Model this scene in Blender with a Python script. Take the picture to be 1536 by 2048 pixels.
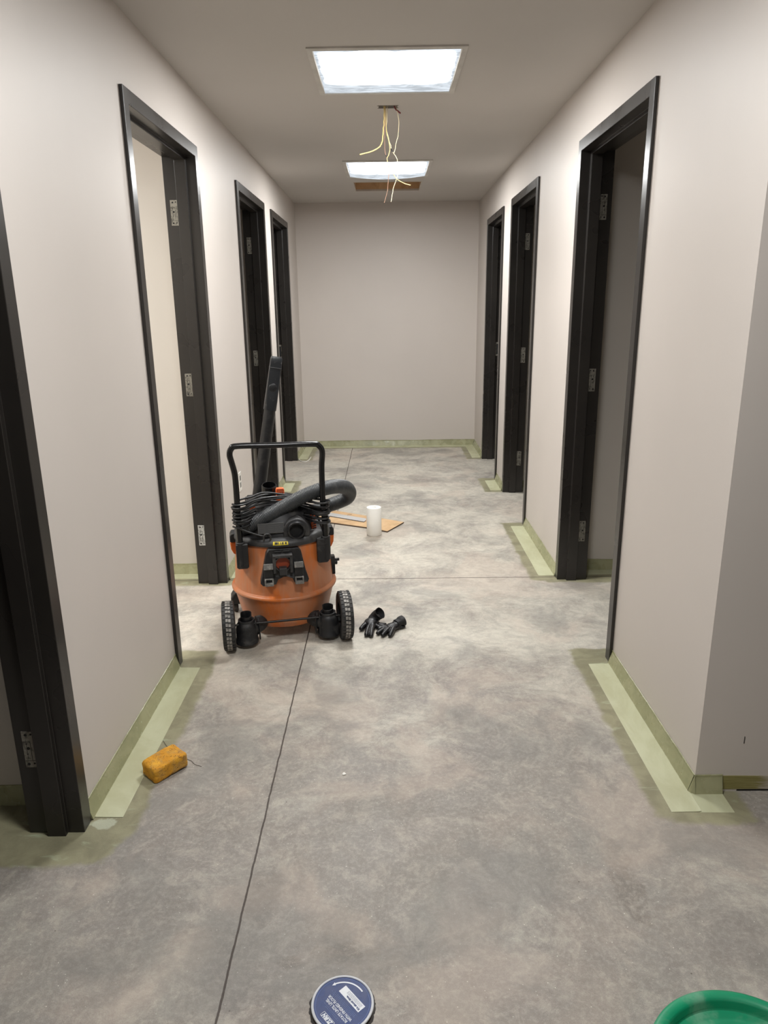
import bpy, bmesh, math, random
import numpy as np
from mathutils import Vector, Matrix, noise as mnoise
random.seed(7)
for o in list(bpy.data.objects): bpy.data.objects.remove(o)
scene = bpy.context.scene
COL = scene.collection

# ------------------------------------------------------------------ camera
LIGHT_A = 80.0      # strength of the hall fixtures (bright middle of the film)
LIGHT_ROOM = 112.0
LIGHT_LOBBY = 18.0
EXPOSURE = 0.0
cam = bpy.data.cameras.new('camera'); camo = bpy.data.objects.new('camera', cam); COL.objects.link(camo)
R = Matrix(((0.999905985712504, 0.010642261340170376, 0.008646502753905095),
            (0.005430688867382748, 0.2716560807222178, -0.9623790736633198),
            (-0.012590764660315846, 0.9623355527466555, 0.2715727463591609)))
camo.matrix_world = Matrix.Translation((-0.0063, 0, 1.4499)) @ R.to_4x4()
cam.sensor_width = 36; cam.sensor_fit = 'AUTO'; cam.lens = 25.3207
cam.shift_x = 0.00154; cam.shift_y = -0.00283
cam.clip_start = 0.02; cam.clip_end = 60
scene.camera = camo
world = bpy.data.worlds.new('world'); scene.world = world; world.use_nodes = True
world.node_tree.nodes['Background'].inputs[0].default_value = (0.5, 0.5, 0.5, 1)
world.node_tree.nodes['Background'].inputs[1].default_value = 0.02
vs = scene.view_settings
vs.view_transform = 'Standard'; vs.look = 'None'; vs.gamma = 1; vs.use_curve_mapping = False
vs.exposure = EXPOSURE

# ------------------------------------------------------------------ dimensions (metres)
XL, XR, ZC, YB = -0.9052, 0.9214, 2.4366, 7.6549
TH = 0.132
DH = 2.184
YC = 1.902
DL = [(0.775, 1.791), (2.7285, 3.7288), (4.6607, 5.6736), (6.0042, 6.9631)]
DR = [(2.7333, 3.7352), (4.687, 5.6473), (6.0248, 6.9507)]
X0, X1, Y0 = -3.4, 3.6, -3.0

# ------------------------------------------------------------------ helpers
def lin(c):
    return tuple(((v/255)/12.92 if v/255 <= .04045 else (((v/255)+.055)/1.055)**2.4) for v in c)
class NT:
    def __init__(s, m): s.m = m; s.t = m.node_tree; s.n = s.t.nodes; s.l = s.t.links
    def new(s, ty, **kw):
        n = s.n.new(ty)
        for k, v in kw.items(): setattr(n, k, v)
        return n
    def set(s, inp, v):
        if hasattr(v, 'is_output') or isinstance(v, bpy.types.NodeSocket): s.l.new(v, inp)
        else: inp.default_value = v
    def math(s, op, a, b=None, c=None, clamp=False):
        n = s.new('ShaderNodeMath', operation=op, use_clamp=clamp)
        s.set(n.inputs[0], a)
        if b is not None: s.set(n.inputs[1], b)
        if c is not None: s.set(n.inputs[2], c)
        return n.outputs[0]
    def noise(s, vec, scale, detail=4, rough=.5, dist=0, out=0):
        n = s.new('ShaderNodeTexNoise'); s.set(n.inputs['Vector'], vec)
        n.inputs['Scale'].default_value = scale; n.inputs['Detail'].default_value = detail
        n.inputs['Roughness'].default_value = rough; n.inputs['Distortion'].default_value = dist
        return n.outputs[out]
    def ramp(s, fac, lo, hi, a=0., b=1.):
        n = s.new('ShaderNodeMapRange', interpolation_type='SMOOTHSTEP'); s.set(n.inputs[0], fac)
        n.inputs[1].default_value = lo; n.inputs[2].default_value = hi
        n.inputs[3].default_value = a; n.inputs[4].default_value = b
        return n.outputs[0]
    def mix(s, fac, a, b, blend='MIX'):
        n = s.new('ShaderNodeMix', data_type='RGBA', blend_type=blend)
        s.set(n.inputs[0], fac)
        for i, v in ((6, a), (7, b)):
            if isinstance(v, tuple): v = tuple(v[:3]) + (1,)
            s.set(n.inputs[i], v)
        return n.outputs[2]
    def map(s, vec, scale=(1, 1, 1), loc=(0, 0, 0), rot=(0, 0, 0)):
        n = s.new('ShaderNodeMapping'); s.set(n.inputs[0], vec)
        n.inputs[1].default_value = loc; n.inputs[2].default_value = rot; n.inputs[3].default_value = scale
        return n.outputs[0]
def base_mat(name):
    m = bpy.data.materials.new(name); m.use_nodes = True
    nt = NT(m); b = nt.n['Principled BSDF']
    tc = nt.new('ShaderNodeTexCoord')
    return m, nt, b, tc.outputs['Object']
def mat(name, col, rough=.5, metal=0., dust=None, damt=.5, dscale=12, var=.12, vscale=6, bump=0., bscale=200, spec=.5, dlo=.45, dhi=.65):
    m, nt, b, P = base_mat(name)
    n1 = nt.noise(P, vscale, 5, .6)
    c = nt.mix(nt.ramp(n1, .3, .7), tuple(v*(1-var) for v in col), tuple(min(1, v*(1+var)) for v in col))
    r = rough
    if dust:
        d = nt.ramp(nt.noise(P, dscale, 7, .65, .6), dlo, dhi, 0, damt)
        c = nt.mix(d, c, dust)
        r = nt.math('ADD', nt.math('MULTIPLY', d, .4), rough, clamp=True)
    nt.set(b.inputs['Base Color'], c); nt.set(b.inputs['Roughness'], r)
    b.inputs['Metallic'].default_value = metal
    b.inputs['Specular IOR Level'].default_value = spec
    if bump:
        bp = nt.new('ShaderNodeBump'); bp.inputs['Strength'].default_value = bump; bp.inputs['Distance'].default_value = .002
        nt.set(bp.inputs['Height'], nt.noise(P, bscale, 4, .6)); nt.set(b.inputs['Normal'], bp.outputs[0])
    return m

def finish(name, bm, m, parent=None, smooth=35, bevel=0, seg=2, clean=True):
    if clean: bmesh.ops.recalc_face_normals(bm, faces=bm.faces)
    me = bpy.data.meshes.new(name); bm.to_mesh(me); bm.free()
    if smooth:
        me.shade_smooth()
        try: me.set_sharp_from_angle(angle=math.radians(smooth))
        except Exception: pass
    if m: me.materials.append(m)
    o = bpy.data.objects.new(name, me); COL.objects.link(o)
    if parent: o.parent = parent
    if bevel:
        md = o.modifiers.new('bevel', 'BEVEL'); md.width = bevel; md.segments = seg; md.limit_method = 'ANGLE'; md.angle_limit = math.radians(40)
        md.harden_normals = False
    return o
def struct(o): o['kind'] = 'structure'; return o
def thing(o, label, cat, group=None):
    o['label'] = label; o['category'] = cat
    if group: o['group'] = group
    return o
def empty(name, loc=(0, 0, 0), rz=0):
    o = bpy.data.objects.new(name, None); COL.objects.link(o); o.location = loc; o.rotation_euler = (0, 0, rz)
    o.empty_display_size = .1
    return o
def box(bm, x0, x1, y0, y1, z0, z1, M=None):
    v = [bm.verts.new(p) for p in [(x0, y0, z0), (x1, y0, z0), (x1, y1, z0), (x0, y1, z0), (x0, y0, z1), (x1, y0, z1), (x1, y1, z1), (x0, y1, z1)]]
    for f in [(0, 3, 2, 1), (4, 5, 6, 7), (0, 1, 5, 4), (1, 2, 6, 5), (2, 3, 7, 6), (3, 0, 4, 7)]: bm.faces.new([v[i] for i in f])
    if M is not None:
        for p in v: p.co = M @ p.co
    return v
def frame_of(d):
    d = d.normalized(); a = Vector((0, 0, 1)) if abs(d.z) < .9 else Vector((1, 0, 0))
    u = d.cross(a).normalized(); w = d.cross(u).normalized(); return u, w
def rings(bm, rs, closed_ends=True, loop=False):
    R_ = [[bm.verts.new(p) for p in r] for r in rs]; n = len(R_[0])
    K = len(R_)
    for i in range(K if loop else K-1):
        a, b = R_[i], R_[(i+1) % K]
        for j in range(n): bm.faces.new((a[j], a[(j+1) % n], b[(j+1) % n], b[j]))
    if closed_ends and not loop:
        bm.faces.new(R_[0][::-1]); bm.faces.new(R_[-1])
    return R_
def cyl(bm, p0, p1, r0, r1=None, n=24, caps=True):
    p0, p1 = Vector(p0), Vector(p1); r1 = r0 if r1 is None else r1
    u, w = frame_of(p1-p0)
    return rings(bm, [[p+u*math.cos(2*math.pi*k/n)*r+w*math.sin(2*math.pi*k/n)*r for k in range(n)] for p, r in ((p0, r0), (p1, r1))], caps)
def lathe(bm, prof, n=48, origin=(0, 0, 0), axis='Z', loop=False, caps=True):
    o = Vector(origin); rs = []
    for r, z in prof:
        ring = []
        for k in range(n):
            a = 2*math.pi*k/n; c, s = math.cos(a)*max(r, 1e-5), math.sin(a)*max(r, 1e-5)
            if axis == 'Z': p = Vector((c, s, z))
            elif axis == 'X': p = Vector((z, c, s))
            else: p = Vector((c, z, s))
            ring.append(o+p)
        rs.append(ring)
    return rings(bm, rs, caps, loop)
def catmull(pts, k=8, closed=False):
    P = [Vector(p) for p in pts]; n = len(P); out = []
    rng = range(n if closed else n-1)
    for i in rng:
        if closed: p0, p1, p2, p3 = P[i-1], P[i], P[(i+1) % n], P[(i+2) % n]
        else: p0, p1, p2, p3 = P[max(i-1, 0)], P[i], P[i+1], P[min(i+2, n-1)]
        for j in range(k):
            t = j/k
            out.append(.5*((2*p1)+(p2-p0)*t+(2*p0-5*p1+4*p2-p3)*t*t+(3*p1-p0-3*p2+p3)*t**3))
    if not closed: out.append(P[-1])
    return out
def resample(pts, step):
    out = [pts[0]]; acc = 0
    for a, b in zip(pts[:-1], pts[1:]):
        L = (b-a).length; d = step-acc
        while d <= L:
            out.append(a.lerp(b, d/L)); d += step
        acc = (acc+L) % step if L > 0 else acc
    return out
def tube(bm, pts, r, n=10, closed=False, caps=True, flat=None):
    P = [Vector(p) for p in pts]; K = len(P)
    T = []
    for i in range(K):
        a = P[i-1] if (closed or i > 0) else P[0]; b = P[(i+1) % K] if (closed or i < K-1) else P[-1]
        T.append((b-a).normalized())
    u, w = frame_of(T[0]); rs = []
    for i in range(K):
        if i > 0:
            q = T[i-1].rotation_difference(T[i]); u = q @ u
            u = (u-T[i]*u.dot(T[i])).normalized()
        w = T[i].cross(u).normalized(); rr = r[i] if isinstance(r, (list, tuple)) else r
        f = flat or 1
        rs.append([P[i]+u*math.cos(2*math.pi*k/n)*rr+w*math.sin(2*math.pi*k/n)*rr*f for k in range(n)])
    return rings(bm, rs, caps, closed)
def prism(bm, poly, f0, f1):
    """poly: list of 2D points; f0/f1 map 2D to 3D for both ends"""
    a = [bm.verts.new(f0(p)) for p in poly]; b = [bm.verts.new(f1(p)) for p in poly]; n = len(poly)
    bm.faces.new(a[::-1]); bm.faces.new(b)
    for i in range(n): bm.faces.new((a[i], a[(i+1) % n], b[(i+1) % n], b[i]))

# ------------------------------------------------------------------ materials
M = {}
def wall_mat(name, col, rough=.45):
    m, nt, b, P = base_mat(name)
    n1 = nt.noise(P, 1.3, 4, .5)
    c = nt.mix(nt.ramp(n1, .3, .7), tuple(v*.98 for v in col), tuple(v*1.02 for v in col))
    sc = nt.ramp(nt.noise(nt.map(P, (1, 1, .25)), 5, 6, .6, .4), .66, .78, 0, .12)
    c = nt.mix(sc, c, tuple(v*1.12 for v in col))
    nt.set(b.inputs['Base Color'], c)
    b.inputs['Roughness'].default_value = rough; b.inputs['Specular IOR Level'].default_value = .35
    bp = nt.new('ShaderNodeBump'); bp.inputs['Strength'].default_value = .12; bp.inputs['Distance'].default_value = .001
    nt.set(bp.inputs['Height'], nt.noise(P, 260, 3, .6)); nt.set(b.inputs['Normal'], bp.outputs[0])
    return m
M['wall'] = wall_mat('wall_paint', lin((200, 192, 185)), .5)
M['room_wall'] = wall_mat('side_room_paint', lin((200, 193, 184)), .5)
M['ceil'] = wall_mat('ceiling_paint', lin((196, 191, 186)), .6)
def frame_mat():
    m, nt, b, P = base_mat('satin_black_brown_enamel')
    c = nt.mix(nt.ramp(nt.noise(P, 3, 4), .3, .7), lin((36, 33, 31)), lin((41, 38, 35)))
    chip = nt.ramp(nt.noise(P, 90, 2, .5), .83, .86, 0, .8)
    c = nt.mix(chip, c, lin((150, 145, 140)))
    nt.set(b.inputs['Base Color'], c)
    nt.set(b.inputs['Roughness'], nt.ramp(nt.noise(P, 6, 2), .3, .7, .27, .31))
    return m
M['frame'] = frame_mat()
M['hinge'] = mat('primed_steel_plate', lin((140, 136, 126)), .45, .5, dust=lin((60, 56, 50)), damt=.6, dscale=60)
M['hinge_w'] = mat('paint_splashed_steel_plate', lin((195, 195, 190)), .5, .2, dust=lin((70, 68, 62)), damt=.8, dscale=90)
M['hole'] = mat('dark_hole', (.006, .006, .006), .8)
def olive_mat(name, c1, c2, rough):
    m, nt, b, P = base_mat(name)
    n = nt.ramp(nt.noise(nt.map(P, (1, .5, 1)), 9, 6, .6, .5), .35, .65)
    c = nt.mix(n, c1, c2)
    c = nt.mix(nt.ramp(nt.noise(P, 30, 5, .6), .6, .75, 0, .12), c, lin((200, 204, 176)))
    nt.set(b.inputs['Base Color'], c)
    nt.set(b.inputs['Roughness'], nt.ramp(nt.noise(P, 14, 4), .3, .7, rough, rough+.2))
    bp = nt.new('ShaderNodeBump'); bp.inputs['Strength'].default_value = .25; bp.inputs['Distance'].default_value = .001
    nt.set(bp.inputs['Height'], nt.noise(P, 60, 3)); nt.set(b.inputs['Normal'], bp.outputs[0])
    return m
M['cove'] = olive_mat('olive_resin_cove', lin((140, 140, 106)), lin((160, 158, 124)), .16)
M['flange'] = olive_mat('pale_green_resin_strip', lin((168, 167, 134)), lin((180, 181, 150)), .33)
M['black'] = mat('black_plastic', lin((25, 25, 27)), .38, dust=lin((80, 77, 74)), damt=.22, dscale=25)
M['black2'] = mat('dusty_black_plastic', lin((27, 27, 29)), .48, dust=lin((88, 85, 80)), damt=.45, dscale=20, dlo=.48, dhi=.70)
M['gblack'] = mat('gloss_black_tube', lin((16, 16, 17)), .18, dust=lin((70, 68, 66)), damt=.15, dscale=40)
M['lid'] = mat('dusty_charcoal_plastic', lin((46, 46, 47)), .45, dust=lin((92, 89, 85)), damt=.4, dscale=16)
M['grey'] = mat('grey_plastic', lin((104, 102, 98)), .45, dust=lin((160, 157, 150)), damt=.5, dscale=60)
M['cord'] = mat('black_rubber_cord', lin((22, 22, 23)), .4, dust=lin((66, 64, 62)), damt=.3, dscale=40)
M['hose'] = mat('grey_ribbed_hose', lin((58, 60, 62)), .40, dust=lin((98, 97, 95)), damt=.35, dscale=14)
M['tyre'] = mat('black_tyre_rubber', lin((34, 34, 34)), .6, dust=lin((90, 86, 82)), damt=.4, dscale=30)
M['tread'] = mat('dusty_tread_rubber', lin((150, 146, 140)), .6, dust=lin((62, 60, 58)), damt=.8, dscale=60)
M['orange'] = mat('bright_orange_plastic', lin((235, 105, 50)), .4, dust=lin((190, 120, 90)), damt=.4, dscale=40)
def tank_mat():
    m, nt, b, P = base_mat('dusty_orange_tank')
    c = nt.mix(nt.ramp(nt.noise(P, 7, 4), .3, .7), lin((192, 96, 24)), lin((208, 108, 34)))
    d = nt.ramp(nt.noise(nt.map(P, (1, 1, .5)), 8, 6, .6, .5), .34, .58, .12, .78)
    streak = nt.ramp(nt.noise(nt.map(P, (1, 1, .06)), 60, 4, .6), .45, .7, 0, .35)
    c = nt.mix(d, c, lin((176, 122, 90))); c = nt.mix(streak, c, lin((180, 130, 102)))
    nt.set(b.inputs['Base Color'], c)
    nt.set(b.inputs['Roughness'], nt.math('ADD', nt.math('MULTIPLY', d, .25), .26))
    return m
M['tank'] = tank_mat()
M['yellow'] = mat('yellow_label', lin((214, 190, 50)), .4, dust=lin((120, 110, 60)), damt=.4, dscale=60)
M['label'] = mat('black_rating_label', lin((46, 45, 44)), .5)
M['ink'] = mat('faded_print', lin((96, 93, 86)), .6)
M['darkink'] = mat('black_print', lin((40, 38, 30)), .6)
M['ring_in'] = mat('orange_holder_recess', lin((150, 66, 40)), .5)
M['steel'] = mat('steel_axle', lin((46, 45, 44)), .35, .7)
M['glove'] = mat('black_nitrile_glove', lin((13, 13, 15)), .30, dust=lin((30, 30, 31)), damt=.3, dscale=60, bump=.4, bscale=300)
M['knit'] = mat('black_knit_cuff', lin((14, 14, 16)), .6, bump=.5, bscale=500)
M['roll'] = mat('white_paper_roll', lin((238, 236, 230)), .8, bump=.3, bscale=150, var=.02)
M['card'] = mat('brown_cardboard', lin((190, 156, 116)), .8, dust=lin((214, 184, 146)), damt=.6, dscale=8)
M['cardedge'] = mat('dark_cardboard_edge', lin((90, 72, 58)), .9)
M['board'] = mat('grey_board', lin((176, 174, 172)), .7)
M['hatch'] = mat('brown_fibreboard', lin((205, 170, 130)), .8, dust=lin((170, 138, 104)), damt=.5, dscale=10)
M['white'] = mat('white_plastic', lin((225, 222, 215)), .4)
M['yw'] = mat('yellow_wire_jacket', lin((225, 200, 130)), .45)
M['cw'] = mat('cream_wire_jacket', lin((215, 200, 165)), .45)
M['pw'] = mat('thin_copper_wire', lin((165, 130, 110)), .4, .3)
M['rw'] = mat('dark_red_cable', lin((110, 40, 45)), .45)
M['bk'] = mat('black_tape', lin((25, 25, 25)), .5)
M['green'] = mat('green_bucket_plastic', lin((0, 128, 88)), .42, dust=lin((110, 150, 125)), damt=.55, dscale=9, dlo=.5, dhi=.68)
M['blue'] = mat('blue_cap_face', lin((24, 46, 100)), .45, dust=lin((72, 90, 132)), damt=.35, dscale=60)
M['caprim'] = mat('pale_cap_rim', lin((205, 206, 210)), .45)
M['capside'] = mat('cap_shade_and_dirt', lin((52, 48, 46)), .8)
M['print'] = mat('white_print', lin((222, 224, 228)), .5)
M['fram_l'] = mat('white_fixture_frame', lin((200, 196, 190)), .5)
M['thread'] = mat('dark_thread', lin((60, 52, 45)), .8)
M['crumb'] = mat('white_plaster', lin((235, 232, 225)), .8)
def sponge_mat():
    m, nt, b, P = base_mat('yellow_sponge')
    v = nt.new('ShaderNodeTexVoronoi'); nt.set(v.inputs['Vector'], P); v.inputs['Scale'].default_value = 250
    n = nt.noise(P, 90, 5, .7)
    pore = nt.math('MULTIPLY', nt.ramp(v.outputs[0], .18, .38, 1, 0), nt.ramp(n, .46, .6))
    c = nt.mix(nt.ramp(nt.noise(P, 25, 4), .3, .7), lin((200, 138, 30)), lin((224, 166, 52)))
    c = nt.mix(nt.ramp(nt.noise(P, 18, 7, .75), .46, .62, 0, .62), c, lin((150, 122, 82)))
    c = nt.mix(pore, c, lin((110, 66, 12)))
    nt.set(b.inputs['Base Color'], c); b.inputs['Roughness'].default_value = .85
    bp = nt.new('ShaderNodeBump'); bp.inputs['Strength'].default_value = .9; bp.inputs['Distance'].default_value = .003
    nt.set(bp.inputs['Height'], nt.math('SUBTRACT', n, pore)); nt.set(b.inputs['Normal'], bp.outputs[0])
    return m
M['sponge'] = sponge_mat()
def light_mat(strength, name, cx, cy, hx, hy, tint=(1, .995, .975)):
    """plastic film over the lamp: bright where the lamps sit, faint towards the rim"""
    m, nt, b, P = base_mat(name)
    nt.n.remove(b)
    sx = nt.new('ShaderNodeSeparateXYZ'); nt.set(sx.inputs[0], P)
    wob = nt.math('MULTIPLY', nt.math('SUBTRACT', nt.noise(P, 7, 4), .5), .06)
    ax = nt.math('ADD', nt.math('ABSOLUTE', nt.math('SUBTRACT', sx.outputs[0], cx)), wob)
    ay = nt.math('ADD', nt.math('ABSOLUTE', nt.math('SUBTRACT', sx.outputs[1], cy)), wob)
    kx = nt.ramp(ax, hx-.05, hx+.04, 1, 0); ky = nt.ramp(ay, hy-.07, hy+.05, 1, 0)
    core = nt.math('MULTIPLY', kx, ky)
    wr = nt.ramp(nt.noise(nt.map(P, (3, 10, 1), rot=(0, 0, .2)), 2.2, 5, .6, 1.5), .35, .65, .60, 1.0)
    st = nt.math('ADD', nt.math('MULTIPLY', core, strength), wr)
    em = nt.new('ShaderNodeEmission')
    nt.set(em.inputs[0], nt.mix(core, (.86, .93, 1.0), tint)); nt.set(em.inputs[1], st)
    nt.l.new(em.outputs[0], nt.n['Material Output'].inputs[0])
    return m

# ------------------------------------------------------------------ floor
JX, JY = -0.382, 3.725
STAIN = [(-.905, -.765, 1.74, 2.80), (-1.3, -.80, 1.63, 1.86), (-1.1, -.93, 1.62, 1.8), (-.95, -.775, 2.70, 2.86),
         (-1.6, -.87, 3.66, 3.83), (-.905, -.765, 3.70, 4.70), (-.905, -.765, 5.63, 6.05), (-.905, -.77, 6.93, 7.65),
         (-.90, .92, 7.53, 7.66), (.785, .93, 1.80, 2.84), (.82, 1.04, 1.775, 1.90), (.785, .93, 3.69, 4.74), (.86, 1.5, 3.66, 3.84),
         (.785, .93, 5.62, 6.07), (.78, .93, 6.92, 7.65), (-2.4, -.9, 1.75, 1.9)]
def floor_mat():
    m, nt, b, P = base_mat('sealed_dusty_concrete')
    sx = nt.new('ShaderNodeSeparateXYZ'); nt.set(sx.inputs[0], P); X, Y = sx.outputs[0], sx.outputs[1]
    W1 = nt.new('ShaderNodeVectorMath', operation='MULTIPLY_ADD')
    nt.set(W1.inputs[0], nt.noise(P, 2.2, 3, .5, 0, 1)); W1.inputs[1].default_value = (.22, .22, 0); nt.set(W1.inputs[2], P)
    Q = W1.outputs[0]
    big = nt.ramp(nt.noise(Q, 1.8, 6, .6, .3), .38, .62)
    hue = nt.ramp(nt.noise(nt.map(Q, loc=(5, 3, 0)), 2.6, 6, .6, .3), .40, .60)
    c = nt.mix(big, lin((122, 115, 110)), lin((140, 135, 129)))
    c = nt.mix(nt.math('MULTIPLY', hue, .6), c, lin((138, 134, 126)))
    tan = nt.ramp(nt.noise(nt.map(Q, loc=(1, 8, 0)), 3.0, 7, .62, .4), .50, .66, 0, .65)
    c = nt.mix(tan, c, lin((160, 148, 137)))
    # fine smeared wisps of grout haze
    w1 = nt.noise(nt.map(Q, (1, 1.5, 1), rot=(0, 0, .6)), 9, 10, .70, .6)
    c = nt.mix(nt.ramp(w1, .50, .72, 0, .28), c, lin((176, 169, 158)))
    w2 = nt.noise(nt.map(Q, (1.5, 1, 1), loc=(3, 1, 0), rot=(0, 0, -.5)), 7, 10, .70, .5)
    c = nt.mix(nt.ramp(w2, .50, .72, 0, .34), c, lin((104, 97, 92)))
    dp = nt.noise(nt.map(Q, loc=(2, 9, 0)), 2.6, 12, .74, .25)
    paleY = nt.math('ADD', nt.ramp(Y, 1.7, 2.9, -.14, .05), dp)  # pale mottling, made lighter further along the corridor
    c = nt.mix(nt.ramp(paleY, .38, .64, 0, .80), c, lin((214, 209, 194)))
    w3 = nt.noise(nt.map(Q, (1, 1.8, 1), loc=(7, 2, 0)), 11, 10, .72, .5)
    c = nt.mix(nt.ramp(w3, .46, .70, 0, .46), c, lin((146, 140, 131)))
    # dark damp smears
    def blob(cx, cy, rx, ry, lo=.6, hi=1.15):
        ex = nt.math('DIVIDE', nt.math('SUBTRACT', X, cx), rx); ey = nt.math('DIVIDE', nt.math('SUBTRACT', Y, cy), ry)
        d = nt.math('SQRT', nt.math('ADD', nt.math('MULTIPLY', ex, ex), nt.math('MULTIPLY', ey, ey)))
        d = nt.math('ADD', d, nt.math('MULTIPLY', nt.math('SUBTRACT', nt.noise(P, 20, 7, .65), .5), 2.2))
        return nt.ramp(d, lo, hi, 1, 0)
    for a in ((-.12, 1.335, .075, .03), (-.245, 1.31, .03, .02), (-.34, 1.50, .05, .09), (.60, 1.55, .04, .16)):
        c = nt.mix(nt.math('MULTIPLY', blob(*a), .5), c, lin((92, 82, 74)))
    # grain, pits and quartz specks
    m1 = nt.noise(Q, 28, 8, .72, .3)
    c = nt.mix(nt.ramp(m1, .40, .60, 0, .26), c, lin((112, 104, 97)))
    m2 = nt.noise(nt.map(Q, loc=(4, 4, 0)), 17, 9, .74, .5)
    c = nt.mix(nt.ramp(m2, .48, .64, 0, .34), c, lin((196, 186, 172)))
    m3 = nt.noise(nt.map(P, loc=(9, 4, 0)), 75, 5, .7)
    c = nt.mix(nt.ramp(m3, .44, .66, 0, .25), c, lin((200, 192, 180)))
    g = nt.noise(P, 260, 3, .7)
    c = nt.mix(nt.ramp(g, .35, .65, .0, .22), c, lin((110, 103, 97)))
    c = nt.mix(nt.ramp(nt.noise(P, 700, 2, .7), .4, .7, 0, .22), c, lin((214, 206, 196)))
    v = nt.new('ShaderNodeTexVoronoi'); nt.set(v.inputs['Vector'], P); v.inputs['Scale'].default_value = 60
    spk = nt.math('MULTIPLY', nt.ramp(v.outputs[0], .045, .095, 1, 0), nt.ramp(nt.noise(P, 33, 2), .46, .54))
    c = nt.mix(nt.math('MULTIPLY', spk, .75), c, lin((235, 230, 220)))
    v2 = nt.new('ShaderNodeTexVoronoi'); nt.set(v2.inputs['Vector'], nt.map(P, loc=(.3, .7, 0))); v2.inputs['Scale'].default_value = 15
    c = nt.mix(nt.math('MULTIPLY', nt.ramp(v2.outputs[0], .018, .035, 1, 0), .7), c, lin((60, 50, 44)))
    t1 = nt.ramp(nt.noise(nt.map(Q, loc=(11, 5, 0)), 2.1, 5, .6, .4), .50, .62, 0, .34)
    c = nt.mix(t1, c, lin((188, 172, 158)))
    t2 = nt.ramp(nt.noise(nt.map(Q, loc=(17, 2, 0)), 2.4, 6, .62, .4), .50, .62, 0, .42)
    c = nt.mix(t2, c, lin((118, 116, 112)))
    # olive resin stain
    at = nt.new('ShaderNodeAttribute', attribute_name='stain_distance')
    sd = nt.math('ADD', at.outputs['Fac'], nt.math('MULTIPLY', nt.math('SUBTRACT', nt.noise(P, 9, 6, .65), .5), .07))
    sm = nt.ramp(sd, .004, .030, 1, 0)
    sc = nt.mix(nt.ramp(nt.noise(P, 11, 5, .6, .6), .35, .65), lin((126, 122, 97)), lin((146, 142, 114)))
    sc = nt.mix(nt.ramp(nt.noise(nt.map(P, (1, 3, 1)), 8, 5, .6, .8), .58, .74, 0, .6), sc, lin((176, 184, 154)))
    c = nt.mix(nt.math('MULTIPLY', sm, .93), c, sc)
    c = nt.mix(nt.math('MULTIPLY', blob(-.845, 1.775, .042, .026, .7, 1.0), .6), c, lin((188, 192, 172)))
    # saw-cut joints
    jw = nt.math('MULTIPLY', nt.math('SUBTRACT', nt.noise(P, 22, 4), .5), .006)
    dx = nt.math('ABSOLUTE', nt.math('ADD', nt.math('SUBTRACT', X, JX), jw))
    dy = nt.math('ABSOLUTE', nt.math('ADD', nt.math('SUBTRACT', Y, JY), nt.math('MULTIPLY', jw, .6)))
    j1 = nt.ramp(dx, .0017, .0034, 1, 0); j2 = nt.ramp(dy, .0018, .0046, 1, 0)
    j = nt.math('MAXIMUM', j1, j2)
    c = nt.mix(nt.math('MULTIPLY', j, .9), c, lin((58, 48, 42)))
    nt.set(b.inputs['Base Color'], c)
    r = nt.ramp(nt.noise(P, 5, 5), .3, .7, .5, .68)
    nt.set(b.inputs['Roughness'], nt.math('SUBTRACT', r, nt.math('MULTIPLY', sm, .2)))
    b.inputs['Specular IOR Level'].default_value = .4
    bp = nt.new('ShaderNodeBump'); bp.inputs['Strength'].default_value = .35; bp.inputs['Distance'].default_value = .002
    nt.set(bp.inputs['Height'], nt.math('SUBTRACT', g, nt.math('MULTIPLY', j, 2.5))); nt.set(b.inputs['Normal'], bp.outputs[0])
    return m
def build_floor():
    st = .03
    xs = np.arange(X0, X1+st, st); ys = np.arange(Y0, YB+st, st)
    gx, gy = np.meshgrid(xs, ys); n, k = gx.shape
    co = np.stack([gx.ravel(), gy.ravel(), np.zeros(gx.size)], 1)
    d = np.full(gx.size, 9.)
    for a0, a1, b0, b1 in STAIN:
        cx, cy = (a0+a1)/2, (b0+b1)/2
        qx = np.abs(co[:, 0]-cx)-(a1-a0)/2; qy = np.abs(co[:, 1]-cy)-(b1-b0)/2
        d = np.minimum(d, np.hypot(np.maximum(qx, 0), np.maximum(qy, 0))+np.minimum(np.maximum(qx, qy), 0))
    idx = np.arange(gx.size).reshape(n, k)
    F = np.stack([idx[:-1, :-1], idx[:-1, 1:], idx[1:, 1:], idx[1:, :-1]], -1).reshape(-1, 4)
    me = bpy.data.meshes.new('floor'); me.from_pydata(co.tolist(), [], F.tolist())
    at = me.attributes.new('stain_distance', 'FLOAT', 'POINT'); at.data.foreach_set('value', d.astype(np.float32))
    me.materials.append(floor_mat())
    o = bpy.data.objects.new('floor', me); COL.objects.link(o); struct(o)
build_floor()

# ------------------------------------------------------------------ ceiling with its two openings
HX0, HX1, HY0, HY1 = -.267, .293, 6.475, 6.94
WX0, WX1, WY0, WY1 = -.036, .060, 4.112, 4.158
bm = bmesh.new()
xs = [X0, HX0, WX0, WX1, HX1, X1]; ys = [Y0, WY0, WY1, HY0, HY1, YB+.2]
for i in range(5):
    for j in range(5):
        if i == 2 and j == 1: continue
        if 1 <= i <= 3 and j == 3: continue
        v = [bm.verts.new(p) for p in ((xs[i], ys[j], ZC), (xs[i+1], ys[j], ZC), (xs[i+1], ys[j+1], ZC), (xs[i], ys[j+1], ZC))]
        bm.faces.new(v[::-1])
bmesh.ops.remove_doubles(bm, verts=bm.verts, dist=1e-5)
r_ = bmesh.ops.extrude_face_region(bm, geom=bm.faces[:])
for v in r_['geom']:
    if isinstance(v, bmesh.types.BMVert): v.co.z += .014
struct(finish('ceiling', bm, M['ceil'], smooth=0))

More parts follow.
